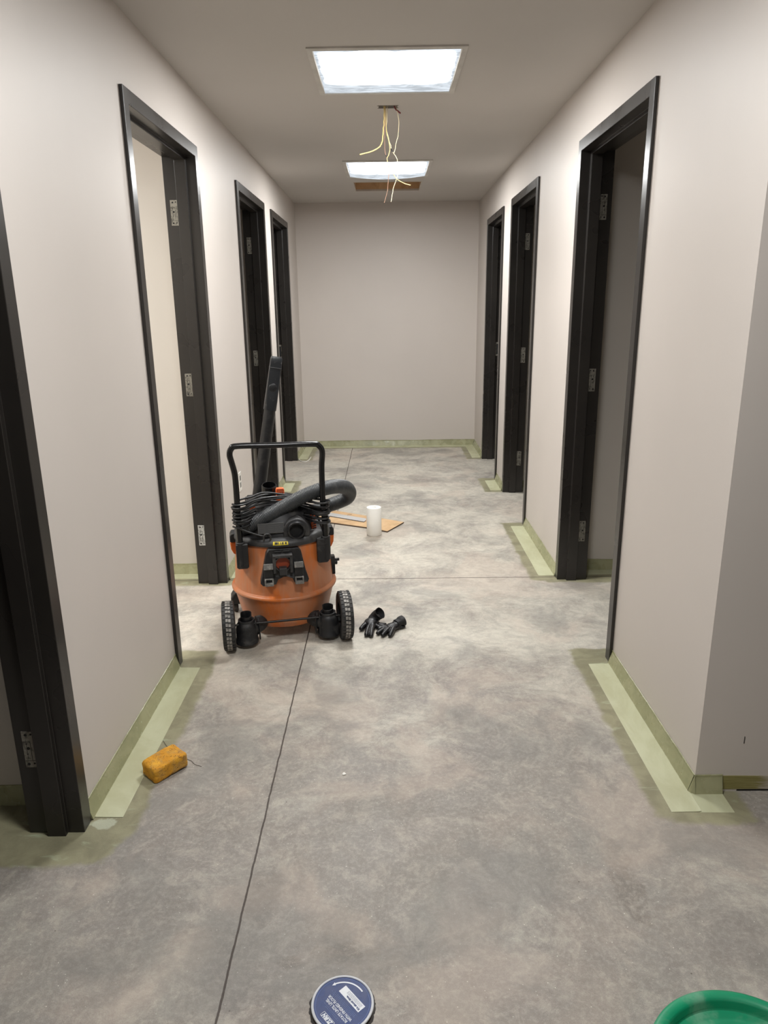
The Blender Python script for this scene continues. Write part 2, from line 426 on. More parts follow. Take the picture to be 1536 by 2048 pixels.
# ------------------------------------------------------------------ walls
def wall_y(name, xa, xb, y0, y1, doors, m):
    bm = bmesh.new(); y = y0
    for a, b_ in doors:
        a2, b2 = a+.022, b_-.022
        if a2 > y: box(bm, xa, xb, y, a2, 0, ZC)
        box(bm, xa, xb, a2, b2, DH-.022, ZC); y = b2
    box(bm, xa, xb, y, y1, 0, ZC)
    return struct(finish(name, bm, m, smooth=0))
def wall_x(name, x0, x1, ya, yb, m, z0=0):
    bm = bmesh.new(); box(bm, x0, x1, ya, yb, z0, ZC)
    return struct(finish(name, bm, m, smooth=0))
wall_y('wall_left', XL-TH, XL, Y0, YB, DL, M['wall'])
wall_y('wall_right', XR, XR+TH, YC, YB, DR, M['wall'])
wall_x('wall_back', X0, X1, YB, YB+.12, M['wall'])
wall_x('wall_right_return', XR+TH, X1, YC, YC+.12, M['wall'], z0=.007)
wall_x('wall_front', X0, X1, Y0-.12, Y0, M['wall'])
wall_x('wall_left_outer', X0-.12, X0, Y0-.12, YB+.12, M['room_wall'])
wall_x('wall_right_outer', X1, X1+.12, Y0-.12, YB+.12, M['room_wall'])
PL = [1.875, 3.835, 5.775]; PR = [3.84, 5.745]
for y in PL: wall_x('wall_left_partition', X0, XL-TH, y, y+.115, M['room_wall'])
for y in PR: wall_x('wall_right_partition', XR+TH, X1, y, y+.115, M['room_wall'])

# ------------------------------------------------------------------ door frames (pressed steel, no leaves hung)
PROF = [(0, 0), (-.0133, 0), (-.0133, .051), (.034, .051), (.034, .067), (.086, .067), (.086, .051), (.145, .051), (.145, 0), (TH, 0), (TH, .021), (0, .021)]
def plate(name, bm, m, parent): return finish(name, bm, m, parent, smooth=0, bevel=.0008, seg=1)
def make_door(n, X, s, y0, y1, hinges=True, strike=None, worn=()):
    """s=-1: opening in the left wall (rooms towards -x); s=+1: right wall"""
    e = empty('door_%d' % n, (X, (y0+y1)/2, 0)); struct(e)
    c = (y0+y1)/2; h = (y1-y0)/2
    bm = bmesh.new(); rs = []
    for path in range(4):
        ring = []
        for d, q in PROF:
            yy = -h+q if path < 2 else h-q; zz = 0.0 if path in (0, 3) else DH-q
            ring.append(Vector((s*d, yy, zz)))
        rs.append(ring)
    rings(bm, rs, True)
    fr = finish('door_frame', bm, M['frame'], e, smooth=0, bevel=.0016, seg=2)
    # small paint-lipped feet of the jambs stay part of the frame; hinge leaves on the far jamb
    if hinges:
        for k, zc in enumerate((1.888, 1.076, .276)):
            bm = bmesh.new(); ya = h-.051
            box(bm, s*.0875, s*.123, ya-.0018, ya+.001, zc-.057, zc+.057)
            hl = plate('hinge', bm, M['hinge_w'] if k in worn else M['hinge'], e)
            bm = bmesh.new()
            for (dx, dz, r) in ((.096, .048, .0028), (.111, .046, .004), (.108, .004, .0045), (.112, .018, .002), (.112, -.014, .002), (.097, -.044, .0028), (.113, -.046, .0042)):
                cyl(bm, (s*dx, ya-.0024, zc+dz), (s*dx, ya-.0010, zc+dz), r, n=12)
            finish('screw_hole', bm, M['hole'], hl, smooth=0)
            bm = bmesh.new()
            for (dx0, dx1, dz0, dz1) in ((.1005, .1015, -.035, .024), (.1005, .121, .024, .025), (.0885, .121, -.0355, -.0345), (.112, .1128, -.03, .03)):
                box(bm, s*dx0, s*dx1, ya-.0023, ya-.0012, zc+dz0, zc+dz1)
            finish('seam', bm, M['hole'], hl, smooth=0)
    if strike is not None:
        bm = bmesh.new(); ya = strike*(h-.051); t = strike
        y_a, y_b = sorted((ya-.0018*t, ya+.001*t))
        box(bm, s*.088, s*.12, y_a, y_b, .985, 1.11)
        st = plate('strike_plate', bm, M['hinge'], e)
        bm = bmesh.new(); y_a, y_b = sorted((ya-.0026*t, ya-.001*t))
        box(bm, s*.095, s*.113, y_a, y_b, 1.0, 1.095)
        finish('latch_hole', bm, M['hole'], st, smooth=0)
    return e
n = 1
for i, (a, b_) in enumerate(DL):
    make_door(n, XL, -1, a, b_, hinges=(i != 3), strike=(1 if i == 3 else -1), worn=((2,) if i == 1 else ())); n += 1
for i, (a, b_) in enumerate(DR):
    make_door(n, XR, 1, a, b_, hinges=(i != 2), strike=(1 if i == 2 else -1)); n += 1

# ------------------------------------------------------------------ resin cove at the wall foot
COVE = [(.0006, .061), (.0030, .0600), (.0036, .020), (.006, .011), (.011, .0055), (.018, .0032), (.018, .0004)]
def cove_run(name, p0, p1, nrm, flange=.100, f0=0., f1=0., top=.061, corner=None):
    """p0->p1 along the wall foot, nrm points into the room; f0/f1 shorten the floor strip"""
    p0, p1, nrm = Vector(p0), Vector(p1), Vector(nrm); L = (p1-p0).length; d = (p1-p0)/L
    k = max(2, int(L/.02)); bm = bmesh.new(); rs = []
    for i in range(k+1):
        p = p0+d*L*i/k
        j = mnoise.noise(p*5)*.004 + mnoise.noise(p*31)*.0012
        rs.append([p+nrm*a+Vector((0, 0, (z+j if q < 2 else z)*(top/.061 if q < 2 else 1))) for q, (a, z) in enumerate(COVE)])
    if corner:      # quarter turn round an outside corner
        rs2 = []
        for i in range(9):
            a_ = math.radians(corner[0]+(corner[1]-corner[0])*i/8); nn = Vector((math.cos(a_), math.sin(a_), 0))
            rs2.append([p0+nn*a+Vector((0, 0, z)) for a, z in COVE])
        rings(bm, rs2, True)
    rings(bm, rs, True)
    o = struct(finish(name, bm, M['cove'], smooth=60))
    if flange:
        bm = bmesh.new(); a, b_ = p0+d*f0, p1-d*f1; kk = max(2, int((b_-a).length/.03)); rs = []
        for i in range(kk+1):
            p = a+(b_-a)*i/kk; w = flange+mnoise.noise(p*5)*.0015
            rs.append([p+nrm*.014+Vector((0, 0, .0002)), p+nrm*.014+Vector((0, 0, .0042)), p+nrm*.022+Vector((0, 0, .0020)), p+nrm*w+Vector((0, 0, .0009)), p+nrm*(w+.0015)+Vector((0, 0, .0002))])
        rings(bm, rs, True)
        finish('floor_strip', bm, M['flange'], o, smooth=50)
    return o
E_ = (1, 0, 0); W_ = (-1, 0, 0); S_ = (0, -1, 0)
cove_run('baseboard_left', (XL, 1.7915, 0), (XL, 2.728, 0), E_, f0=.012, f1=.008)
cove_run('baseboard_left', (XL, 3.7295, 0), (XL, 4.660, 0), E_, f0=.02, f1=.01)
cove_run('baseboard_left', (XL, 5.6745, 0), (XL, 6.0035, 0), E_, f0=.01, f1=.02)
cove_run('baseboard_left', (XL, 6.9640, 0), (XL, 7.637, 0), E_, f0=.01, f1=.09)
cove_run('baseboard_right', (XR, YC, 0), (XR, 2.7325, 0), W_, f0=-.093, f1=.010)
cove_run('baseboard_right', (XR, 3.7360, 0), (XR, 4.6865, 0), W_, f0=.01, f1=.01)
cove_run('baseboard_right', (XR, 5.648, 0), (XR, 6.0243, 0), W_, f0=.01, f1=.02)
cove_run('baseboard_right', (XR, 6.9512, 0), (XR, 7.637, 0), W_, f0=.01, f1=.09)
cove_run('baseboard_back', (XL, YB, 0), (XR, YB, 0), S_, flange=.10, f0=.012, f1=.012)
cove_run('baseboard_right_return', (XR, YC, 0), (1.004, YC, 0), S_, flange=.095, f0=-.018, f1=0, corner=(180, 270))
cove_run('baseboard_left_room', (XL-TH-.015, PL[1], 0), (-2.6, PL[1], 0), S_, flange=.085, f0=.0)
cove_run('baseboard_left_room', (XL-TH-.015, PL[0], 0), (-2.6, PL[0], 0), S_, flange=0)
cove_run('baseboard_right_room', (XR+TH+.015, PR[0], 0), (2.6, PR[0], 0), S_, flange=.085)
cove_run('baseboard_right_room', (XR+TH+.015, PR[1], 0), (2.6, PR[1], 0), S_, flange=.08)
# brushed-on resin at the foot of the return wall, running out to bare wall
def brushed_mat():
    m, nt, b, P = base_mat('brushed_resin')
    sx = nt.new('ShaderNodeSeparateXYZ'); nt.set(sx.inputs[0], P)
    s = nt.noise(nt.map(P, (2, 1, 26)), 6, 6, .7)
    k = nt.math('ADD', nt.ramp(sx.outputs[0], 1.06, 1.20, 0, 1), nt.math('MULTIPLY', nt.math('SUBTRACT', s, .5), 1.6))
    c = nt.mix(nt.ramp(s, .35, .7), lin((128, 120, 70)), lin((150, 144, 92)))
    nt.set(b.inputs['Base Color'], nt.mix(nt.ramp(k, .3, .7), c, lin((176, 166, 150)))); b.inputs['Roughness'].default_value = .5
    return m
bm = bmesh.new(); rs = []
for i in range(80):
    x = 1.0045+i*.02; j = mnoise.noise(Vector((x*7, 3, 0)))*.005; t = .056-.006*min(1, i/20)
    rs.append([Vector((x, YC-.0012, .0085)), Vector((x, YC-.0012, t+j)), Vector((x, YC+.001, t+j)), Vector((x, YC+.001, .0085))])
rings(bm, rs, True)
struct(finish('trim_1', bm, brushed_mat(), smooth=0))
bm = bmesh.new(); box(bm, 1.0045, X1, YC+.002, YC+.03, 0.0002, .0065)
struct(finish('gap_shade', bm, M['hole'], smooth=0))  # black strip in the gap under the return wall, painting its shade

# ------------------------------------------------------------------ ceiling fixtures
def ceiling_light(x0, x1, y0, y1, strength, label, sag=.006, sagfar=0, group=None, fr=.026, tint=(1, .995, .975)):
    cx, cy = (x0+x1)/2, (y0+y1)/2
    e = empty('ceiling_light', (cx, cy, ZC)); thing(e, label, 'ceiling light', group)
    hx, hy = (x1-x0)/2, (y1-y0)/2
    bm = bmesh.new()
    prof = [(0, -.0002), (0, -.006), (fr-.003, -.008), (fr, -.006), (fr, -.0002)]
    rs = []
    for sx, sy in ((-1, -1), (1, -1), (1, 1), (-1, 1)):
        rs.append([Vector((sx*(hx-q), sy*(hy-q), z)) for q, z in prof])
    rings(bm, rs, False, loop=True)
    finish('fixture_frame', bm, M['fram_l'], e, smooth=0)
    bm = bmesh.new(); N = 40; ax, ay = hx-fr, hy-fr; g = []
    for j in range(N+1):
        row = []
        for i in range(N+1):
            u, v = i/N*2-1, j/N*2-1
            z = -.003-sag*(1-u*u)*(1-v*v)-sagfar*(max(0, v)**3)*(1-u*u)
            z += mnoise.noise(Vector((u*3, v*5, cy)))*.0025*(1-abs(u)**6)*(1-abs(v)**6)
            row.append(bm.verts.new((u*ax, v*ay, min(z, -.002))))
        g.append(row)
    for j in range(N):
        for i in range(N): bm.faces.new((g[j][i], g[j+1][i], g[j+1][i+1], g[j][i+1]))
    bmesh.ops.reverse_faces(bm, faces=[])
    o = finish('plastic_film', bm, light_mat(strength, 'lit_film', 0, -.055, ax*.84, ay*.60, tint), e, clean=False)
    return e
ceiling_light(-.315, .329, 3.230, 3.885, LIGHT_A, 'square lit ceiling panel with crinkled film, the larger one nearest the camera', group='lit ceiling panels of the corridor')
ceiling_light(-.308, .332, 5.545, 6.215, LIGHT_A*1.18, 'square lit ceiling panel farther back, just in front of the brown ceiling opening', sagfar=.022, group='lit ceiling panels of the corridor')
ceiling_light(-.315, .329, .90, 1.555, LIGHT_A*.85, 'square lit ceiling panel straight above the drain cap and the camera', group='lit ceiling panels of the corridor')
ceiling_light(-2.5, -1.85, 2.4, 3.05, LIGHT_ROOM, 'square lit ceiling panel inside the bright side room on the left', tint=(1, .985, .94))
ceiling_light(.25, .90, -1.55, -.90, LIGHT_LOBBY, 'square lit ceiling panel over the open area behind the camera')

# ------------------------------------------------------------------ openings in the ceiling
e = empty('ceiling_opening', ((HX0+HX1)/2, (HY0+HY1)/2, ZC))
thing(e, 'rectangular brown-backed opening cut in the ceiling behind the farther light', 'opening')
cx, cy = e.location.x, e.location.y; hx, hy = (HX1-HX0)/2, (HY1-HY0)/2
bm = bmesh.new(); D = .20
box(bm, -hx-.002, hx+.002, hy, hy+.012, .001, D); box(bm, -hx-.012, -hx, -hy, hy, .001, D); box(bm, hx, hx+.012, -hy, hy, .001, D)
box(bm, -hx-.002, hx+.002, -hy-.012, -hy, .001, D); box(bm, -hx, hx, -hy, hy, D, D+.012)
finish('fibreboard_lining', bm, M['hatch'], e, smooth=0)
bm = bmesh.new()
for (a, b_, c, d) in ((-hx-.004, hx+.004, -hy-.006, -hy+.001), (-hx-.004, hx+.004, hy-.001, hy+.006), (-hx-.006, -hx+.001, -hy, hy), (hx-.001, hx+.006, -hy, hy)):
    box(bm, a, b_, c, d, -.002, .013)
finish('cut_edge', bm, mat('raw_drywall_edge', lin((196, 188, 178)), .9), e, smooth=0)
e = empty('wiring_opening', ((WX0+WX1)/2, (WY0+WY1)/2, ZC))
thing(e, 'small ragged dark slot in the ceiling that the loose wires hang from', 'opening')
hx, hy = (WX1-WX0)/2, (WY1-WY0)/2
bm = bmesh.new()
box(bm, -hx-.01, hx+.01, hy, hy+.01, .0145, .12); box(bm, -hx-.01, hx+.01, -hy-.01, -hy, .0145, .12); box(bm, -hx-.01, -hx, -hy, hy, .0145, .12)
box(bm, hx, hx+.01, -hy, hy, .0145, .12); box(bm, -hx, hx, -hy, hy, .12, .13)
finish('dark_box', bm, M['hole'], e, smooth=0)
bm = bmesh.new(); random.seed(3)
for sgn in (-1, 1):
    poly = [(-hx-.006, 0), (hx+.006, 0)] + [(hx+.006-(2*hx+.012)*i/12, random.uniform(.002, .009)) for i in range(13)]
    prism(bm, poly, lambda p: Vector((p[0], sgn*(hy+.004-p[1]), -.0012)), lambda p: Vector((p[0], sgn*(hy+.004-p[1]), -.0001)))
finish('ragged_edge', bm, mat('torn_drywall_paper', lin((92, 84, 76)), .9), e, smooth=0)
WG = 'loose wires hanging from the ceiling slot'
def wire(name, pts, r, m, label, wav=0.003, marks=None, group=WG, depth=.0):
    P = [(x, 4.135+depth*i/len(pts), z) for i, (x, z) in enumerate(pts)]
    P = catmull(P, 10)
    P = [p+Vector((mnoise.noise(Vector((i*.35, r*900, 0)))*wav, mnoise.noise(Vector((i*.3, 5, r*700)))*wav, 0)) for i, p in enumerate(P)]
    bm = bmesh.new(); tube(bm, P, r, 8); o = finish(name, bm, m); thing(o, label, 'wire', group)
    if marks:
        i = int(marks*len(P)); bm = bmesh.new(); tube(bm, P[i:i+4], r*1.9, 10); t = finish('tape_band', bm, M['bk'], o)
    return o
wire('hanging_wire', [(-.006, 2.47), (-.009, 2.377), (-.014, 2.312), (-.022, 2.267), (-.044, 2.242), (-.084, 2.226), (-.138, 2.214)], .0031, M['yw'], 'shortest and thickest yellow wire, its end curling out to the left', .004)
wire('hanging_wire', [(-.003, 2.47), (-.005, 2.377), (-.006, 2.245), (-.004, 2.222), (.006, 2.189), (.013, 2.133), (.009, 2.075), (.003, 2.03), (-.013, 1.979)], .0014, M['pw'], 'thin coppery wire hanging lowest, straight below the ceiling slot', .002, .42, depth=.01)
wire('hanging_wire', [(0, 2.47), (.003, 2.328), (.012, 2.289), (.020, 2.231), (.006, 2.189), (.013, 2.155), (.038, 2.116), (.056, 2.092), (.093, 2.071), (.127, 2.061)], .0019, M['yw'], 'yellow wire whose lower end kicks out to the right', .002, depth=-.012)
wire('hanging_wire', [(.012, 2.47), (.007, 2.381), (.004, 2.328), (.015, 2.289), (.033, 2.231), (.057, 2.188), (.061, 2.132), (.053, 2.092), (.037, 2.053), (.024, 1.984)], .0019, M['cw'], 'long cream wire bowing right with a black tape band and a pale twisted end', .003, .42, depth=.018)
wire('hanging_wire', [(.046, 2.47), (.067, 2.376), (.065, 2.31), (.054, 2.266), (.044, 2.216)], .0016, M['cw'], 'short cream wire hanging from the right end of the slot', .002, depth=-.02)
wire('cable_stub', [(.035, 2.46), (.05, 2.428), (.063, 2.416), (.076, 2.406)], .0038, M['rw'], 'dark red cable stub poking out at the right end of the ceiling slot', .001)

# ------------------------------------------------------------------ wet/dry vacuum
V = empty('wet_dry_vacuum', (-0.51221, 3.16909, 0), 0.2116268)
thing(V, 'dusty orange wet and dry shop vacuum on wheels with black lid and tube handle', 'vacuum cleaner')
def part(name, bm, m, parent=V, **k):
    if name in ('tank', 'tank_recess', 'lid', 'side_latch', 'latch_grip', 'warning_label', 'label_print'):
        for v in bm.verts: v.co.x = v.co.x*.965+.012; v.co.y *= .965
    return finish(name, bm, m, parent, **k)
bm = bmesh.new()
lathe(bm, [(0, .058), (.188, .058), (.200, .062), (.207, .075), (.212, .09), (.2375, .192), (.241, .200), (.248, .202), (.2515, .2065), (.2520, .211), (.2505, .2155), (.247, .2195), (.241, .221), (.2365, .224), (.2345, .235), (.230, .30), (.224, .38), (.219, .440), (.216, .452), (.12, .455), (0, .455)], 96)
tank = part('tank', bm, M['tank'], smooth=40)
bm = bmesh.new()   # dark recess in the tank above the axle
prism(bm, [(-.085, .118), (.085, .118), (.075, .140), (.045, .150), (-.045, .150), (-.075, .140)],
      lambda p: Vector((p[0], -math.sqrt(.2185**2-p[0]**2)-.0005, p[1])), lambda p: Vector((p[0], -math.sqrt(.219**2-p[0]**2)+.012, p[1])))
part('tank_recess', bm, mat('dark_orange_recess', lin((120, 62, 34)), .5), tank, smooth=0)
# lid base
bm = bmesh.new()
lathe(bm, [(0, .446), (.222, .446), (.2285, .449), (.230, .456), (.227, .466), (.216, .478), (.200, .482), (.165, .484), (0, .484)], 96)
lid = part('lid', bm, M['lid'], smooth=40)
bm = bmesh.new()
lathe(bm, [(.172, .480), (.166, .50), (.155, .535), (.14, .56), (.120, .588), (.105, .60), (0, .602)], 64)
for k in range(10):
    a = math.radians(200+k*4)
head = part('motor_head', bm, M['black2'], smooth=40)
def arched(x0, x1, z0, z1, n=14):
    r = (x1-x0)/2; cx = (x0+x1)/2
    return [(x0, z0), (x1, z0)]+[(cx+r*math.cos(math.pi*i/n), z1-r+r*math.sin(math.pi*i/n)) for i in range(n+1)]
bm = bmesh.new()
prism(bm, arched(.008, .124, .478, .562), lambda p: Vector((p[0], -.178, p[1])), lambda p: Vector((p[0], -.03, p[1])))
hump = part('exhaust_housing', bm, M['lid'], bevel=.005)
bm = bmesh.new()
lathe(bm, [(.0285, -.150), (.0285, -.196), (.031, -.203), (.037, -.203), (.040, -.197), (.040, -.175), (.033, -.16)], 40, (.064, 0, .514), 'Y', loop=True)
pr = part('exhaust_port', bm, M['black'], hump)
bm = bmesh.new(); cyl(bm, (.064, -.1795, .514), (.064, -.1785, .514), .0290, n=32)
part('port_hole', bm, M['hole'], hump, smooth=0)
bm = bmesh.new()
box(bm, -.145, .068, .005, .135, .560, .596)
box(bm, -.135, .058, .015, .125, .596, .606)
cap = part('head_cover', bm, M['black'], bevel=.010, seg=3)
bm = bmesh.new(); lathe(bm, [(.0285, .0), (.0285, .098), (.0325, .098), (.034, .094), (.034, .0)], 40, loop=True)
lathe(bm, [(.0284, .030), (0, .030)], 40, caps=False)
bmesh.ops.transform(bm, matrix=Matrix.Translation((-.034, .046, .578)) @ Matrix.Rotation(math.radians(16), 4, 'X'), verts=bm.verts)
part('blower_port', bm, M['gblack'])
bm = bmesh.new(); Mx = Matrix.Translation((.012, -.012, 0))
prism(bm, [(-.019, .56), (.019, .56), (.019, .655), (.015, .664), (-.015, .664), (-.019, .655)], lambda p: Mx @ Vector((p[0], -.012, p[1])), lambda p: Mx @ Vector((p[0], .012, p[1])))
lat = part('lock_tab', bm, M['orange'], bevel=.003)
bm = bmesh.new()
for i in range(4): box(bm, -.0145+i*.0078, -.0100+i*.0078, -.0128, -.0115, .628, .645, Mx)
for j in range(3):
    for i in range(6): 
        x = -.0145+i*.0054+(j % 2)*.0025; cyl(bm, Mx @ Vector((x, -.0127, .6495+j*.0045)), Mx @ Vector((x, -.0115, .6495+j*.0045)), .0016, n=6)
part('vent_slot', bm, mat('dark_red_slot', lin((90, 25, 15)), .6), lat, smooth=0)
bm = bmesh.new(); box(bm, -.01, .03, -.035, -.02, .596, .602); part('release_tab', bm, M['orange'], bevel=.002)
# side vent in orange louvres
bm = bmesh.new(); Mv = Matrix.Translation((.150, -.085, .512)) @ Matrix.Rotation(math.radians(32), 4, 'Z') @ Matrix.Rotation(math.radians(-8), 4, 'X')
box(bm, -.012, .012, -.004, .004, -.044, .044, Mv)
v_ = part('louvre_frame', bm, M['orange'], bevel=.002)
bm = bmesh.new()
for i in range(8): box(bm, -.010, .010, -.0052, -.003, -.038+i*.0098, -.0335+i*.0098, Mv)
part('louvre_slot', bm, M['hole'], v_, smooth=0)
# rating label with a pale border and faint print
bm = bmesh.new(); ML = Matrix.Translation((-.044, -.166, .520)) @ Matrix.Rotation(math.radians(-20), 4, 'X')
box(bm, -.058, .058, -.004, .03, -.020, .025, ML)
pl_ = part('label_panel', bm, M['label'], bevel=.002)
bm = bmesh.new()
for a in ((-.056, .056, -.0195, -.0185), (-.056, .056, .0225, .0235), (-.056, -.055, -.019, .023), (.055, .056, -.019, .023)): box(bm, a[0], a[1], -.0048, -.0035, a[2], a[3], ML)
for i in range(4):
    for j in range(3): box(bm, -.050+j*.034, -.050+j*.034+random.uniform(.018, .03), -.0046, -.0035, -.012+i*.0085, -.0114+i*.0085, ML)
part('faded_print', bm, M['ink'], pl_, smooth=0)
# yellow warning label curving along the lid edge
bm = bmesh.new(); rs = []
for i in range(13):
    a = math.radians(-104+i*(17/12)); 
    for_ = [(.2294, .4600), (.2314, .4600), (.2290, .4672), (.2232, .4740), (.2215, .4730)]
    rs.append([Vector((math.cos(a)*r, math.sin(a)*r, z)) for r, z in for_])
rings(bm, rs, True); yl = part('warning_label', bm, M['yellow'], smooth=0)
bm = bmesh.new()
for a0, a1 in ((-102, -98.5), (-98, -97.2), (-95.7, -94.9), (-93.8, -92.2), (-90.5, -88.7)):
    rs = []
    for i in range(4):
        a = math.radians(a0+(a1-a0)*i/3); rs.append([Vector((math.cos(a)*r, math.sin(a)*r, z)) for r, z in ((.2295, .4632), (.2309, .4632), (.2293, .4674), (.2254, .4722), (.2240, .4715))])
    rings(bm, rs, True)
part('label_print', bm, M['darkink'], yl, smooth=0)
# cord hook on the lid
bm = bmesh.new(); tube(bm, catmull([(-.078, -.196, .478), (-.078, -.198, .496), (-.070, -.199, .506), (-.058, -.199, .506), (-.050, -.198, .496), (-.050, -.196, .478)], 6), .0045, 10)
part('cord_hook', bm, M['lid'])
# side latches
for s in (-1, 1):
    bm = bmesh.new()
    prism(bm, [(s*.205, .470), (s*.238, .470), (s*.246, .455), (s*.246, .428), (s*.205, .428)], lambda p: Vector((p[0], -.035, p[1])), lambda p: Vector((p[0], .035, p[1])))
    l1 = part('side_latch', bm, M['black2'], bevel=.004)
    bm = bmesh.new()
    prism(bm, [(s*.205, .427), (s*.246, .427), (s*.243, .395), (s*.232, .372), (s*.205, .36)], lambda p: Vector((p[0], -.032, p[1])), lambda p: Vector((p[0], .032, p[1])))
    part('latch_grip', bm, mat('orange_latch_plastic', lin((198, 98, 30)), .4), l1, bevel=.004)
# drain valve
bm = bmesh.new(); cyl(bm, (.215, -.02, .29), (.262, -.02, .29), .012, n=16); box(bm, .228, .250, -.035, -.005, .235, .325); box(bm, .25, .272, -.026, -.014, .296, .308)
part('drain_valve', bm, M['gblack'], bevel=.002)
# handle
bm = bmesh.new()
HP = [(-.179, -.165, .40), (-.181, -.165, .592), (-.181, -.165, .714), (-.183, -.165, .775), (-.192, -.165, .823), (-.198, -.165, .856), (-.190, -.165, .881), (-.163, -.165, .892), (-.007, -.165, .888), (.150, -.165, .885), (.181, -.165, .874), (.192, -.165, .848), (.188, -.165, .795), (.187, -.165, .747), (.187, -.165, .634), (.192, -.165, .542), (.196, -.165, .39)]
tube(bm, catmull(HP, 7), .0128, 20)
part('push_handle', bm, M['gblack'])
for s, xc in ((-1, -.174), (1, .178)):
    bm = bmesh.new()
    prism(bm, [(xc-.026, .356), (xc-.018, .350), (xc+.018, .350), (xc+.026, .356), (xc+.026, .462), (xc-.026, .462)], lambda p: Vector((p[0], -.182, p[1])), lambda p: Vector((p[0], -.10, p[1])))
    cyl(bm, (-.180 if s < 0 else .195, -.165, .36), (-.180 if s < 0 else .195, -.165, .470), .0195, n=24)
    part('handle_socket', bm, M['black2'], bevel=.003)
# tool holder plate
def tsurf(x, z, off): r = (.219+(.452-z)*.09)*.965+off; return Vector((x, -math.sqrt(max(r*r-(x-.012)**2, 1e-4)), z))
bm = bmesh.new()
P2 = [(-.064, .444), (-.075, .425), (-.096, .33), (-.105, .296), (-.095, .284), (-.038, .290), (-.028, .312), (-.005, .322), (.012, .322), (.034, .312), (.042, .290), (.100, .288), (.106, .300), (.094, .34), (.078, .425), (.066, .444)]
NX = 24
a = []
def poly_fill(bm, poly, fo, fi):
    # strips in x so that the plate follows the round tank
    from mathutils.geometry import tessellate_polygon
    vs_o = [bm.verts.new(fo(p)) for p in poly]; vs_i = [bm.verts.new(fi(p)) for p in poly]
    tri = tessellate_polygon([[Vector((p[0], p[1], 0)) for p in poly]])
    for t in tri:
        bm.faces.new([vs_o[i] for i in t]); bm.faces.new([vs_i[i] for i in t][::-1])
    for i in range(len(poly)):
        j = (i+1) % len(poly); bm.faces.new((vs_o[i], vs_o[j], vs_i[j], vs_i[i]))
poly_fill(bm, P2, lambda p: Vector((p[0], -.252+abs(p[0])*.10-(.44-p[1])*.08+.015, p[1])), lambda p: tsurf(p[0], p[1], -.004))
hp = part('tool_holder', bm, M['black2'], bevel=.003)
bm = bmesh.new()   # square boss with round recess
cx_, cz_ = -.006, .386
box(bm, cx_-.042, cx_-.030, -.268, -.235, cz_-.038, cz_+.040); box(bm, cx_+.030, cx_+.042, -.268, -.235, cz_-.038, cz_+.040)
box(bm, cx_-.042, cx_+.042, -.268, -.235, cz_+.030, cz_+.042)
box(bm, cx_-.016, cx_+.016, -.278, -.235, cz_-.045, cz_-.014)
lathe(bm, [(.031, -.262), (.036, -.262), (.036, -.236), (.031, -.236)], 32, (cx_, 0, cz_), 'Y', loop=True)
part('holder_clamp', bm, M['lid'], hp, bevel=.0015)
bm = bmesh.new(); cyl(bm, (cx_, -.2435, cz_+.002), (cx_, -.239, cz_+.002), .031, n=32)
part('holder_recess', bm, M['ring_in'], hp)
for xa, xb in ((-.032, -.003), (.004, .032)):
    bm = bmesh.new(); box(bm, cx_+xa, cx_+xb, -.246, -.238, cz_+.047, cz_+.054); part('holder_slot', bm, M['hole'], hp, smooth=0)
for xc in (-.068, .062):
    bm = bmesh.new(); Mc = Matrix.Translation((xc, -.250, .372)) @ Matrix.Rotation(math.radians(-18), 4, 'X')
    box(bm, -.020, .020, -.014, .012, -.010, .016, Mc)
    c1 = part('clip_tab', bm, M['grey'], hp, bevel=.002)
    bm = bmesh.new(); box(bm, xc-.019, xc+.019, -.252, -.232, .310, .366); part('clip_arm', bm, M['black'], hp, bevel=.002)
    bm = bmesh.new()
    box(bm, xc-.019, xc-.013, -.268, -.238, .296, .322); box(bm, xc+.013, xc+.019, -.268, -.238, .296, .322)
    box(bm, xc-.019, xc+.019, -.270, -.238, .292, .306); box(bm, xc-.019, xc+.019, -.262, -.240, .318, .323)
    part('clip_bracket', bm, M['grey'], hp, bevel=.0015)
    bm = bmesh.new(); box(bm, xc-.0128, xc+.0128, -.2575, -.240, .3065, .3175); part('clip_gap', bm, M['hole'], hp, smooth=0)
# wheels
for s, xc, yc in ((-1, -.2525, -.225), (1, .2615, -.225)):
    RW = .1085
    bm = bmesh.new()
    lathe(bm, [(.060, -.026), (.092, -.027), (.1015, -.0265), (.1055, -.022), (.106, 0), (.1055, .022), (.1015, .0265), (.092, .027), (.060, .026), (.060, 0)], 72, (xc, yc, RW+.001), 'X', loop=True)
    bm2 = bmesh.new(); NT_ = 34
    for k in range(NT_):
        for rowi, (xa, xb) in enumerate(((-.0235, -.0125), (-.0105, -.0015), (.0005, .0105), (.0125, .0235))):
            a = 2*math.pi*(k+(.5 if rowi in (0, 3) else .1*rowi))/NT_
            Mr = Matrix.Translation((xc, yc, RW+.001)) @ Matrix.Rotation(a, 4, 'X')
            box(bm2 if rowi in (1, 2) else bm, xa, xb, -.0064, .0064, .1035, .1090 if rowi in (1, 2) else .1078, Mr)
    w = part('rear_wheel', bm, M['tyre'], smooth=30); part('centre_tread', bm2, M['tread'], w, smooth=0)
    bm = bmesh.new(); lathe(bm, [(0, -.018), (.012, -.018), (.018, -.012), (.0605, -.008), (.0605, .008), (.018, .012), (.012, .018), (0, .018)], 40, (xc, yc, RW+.001), 'X')
    for k in range(6):
        a = 2*math.pi*k/6; Mr = Matrix.Translation((xc, yc, RW+.001)) @ Matrix.Rotation(a, 4, 'X'); box(bm, -.016, .016, -.004, .004, .015, .0615, Mr)
    part('wheel_hub', bm, M['black'], w)
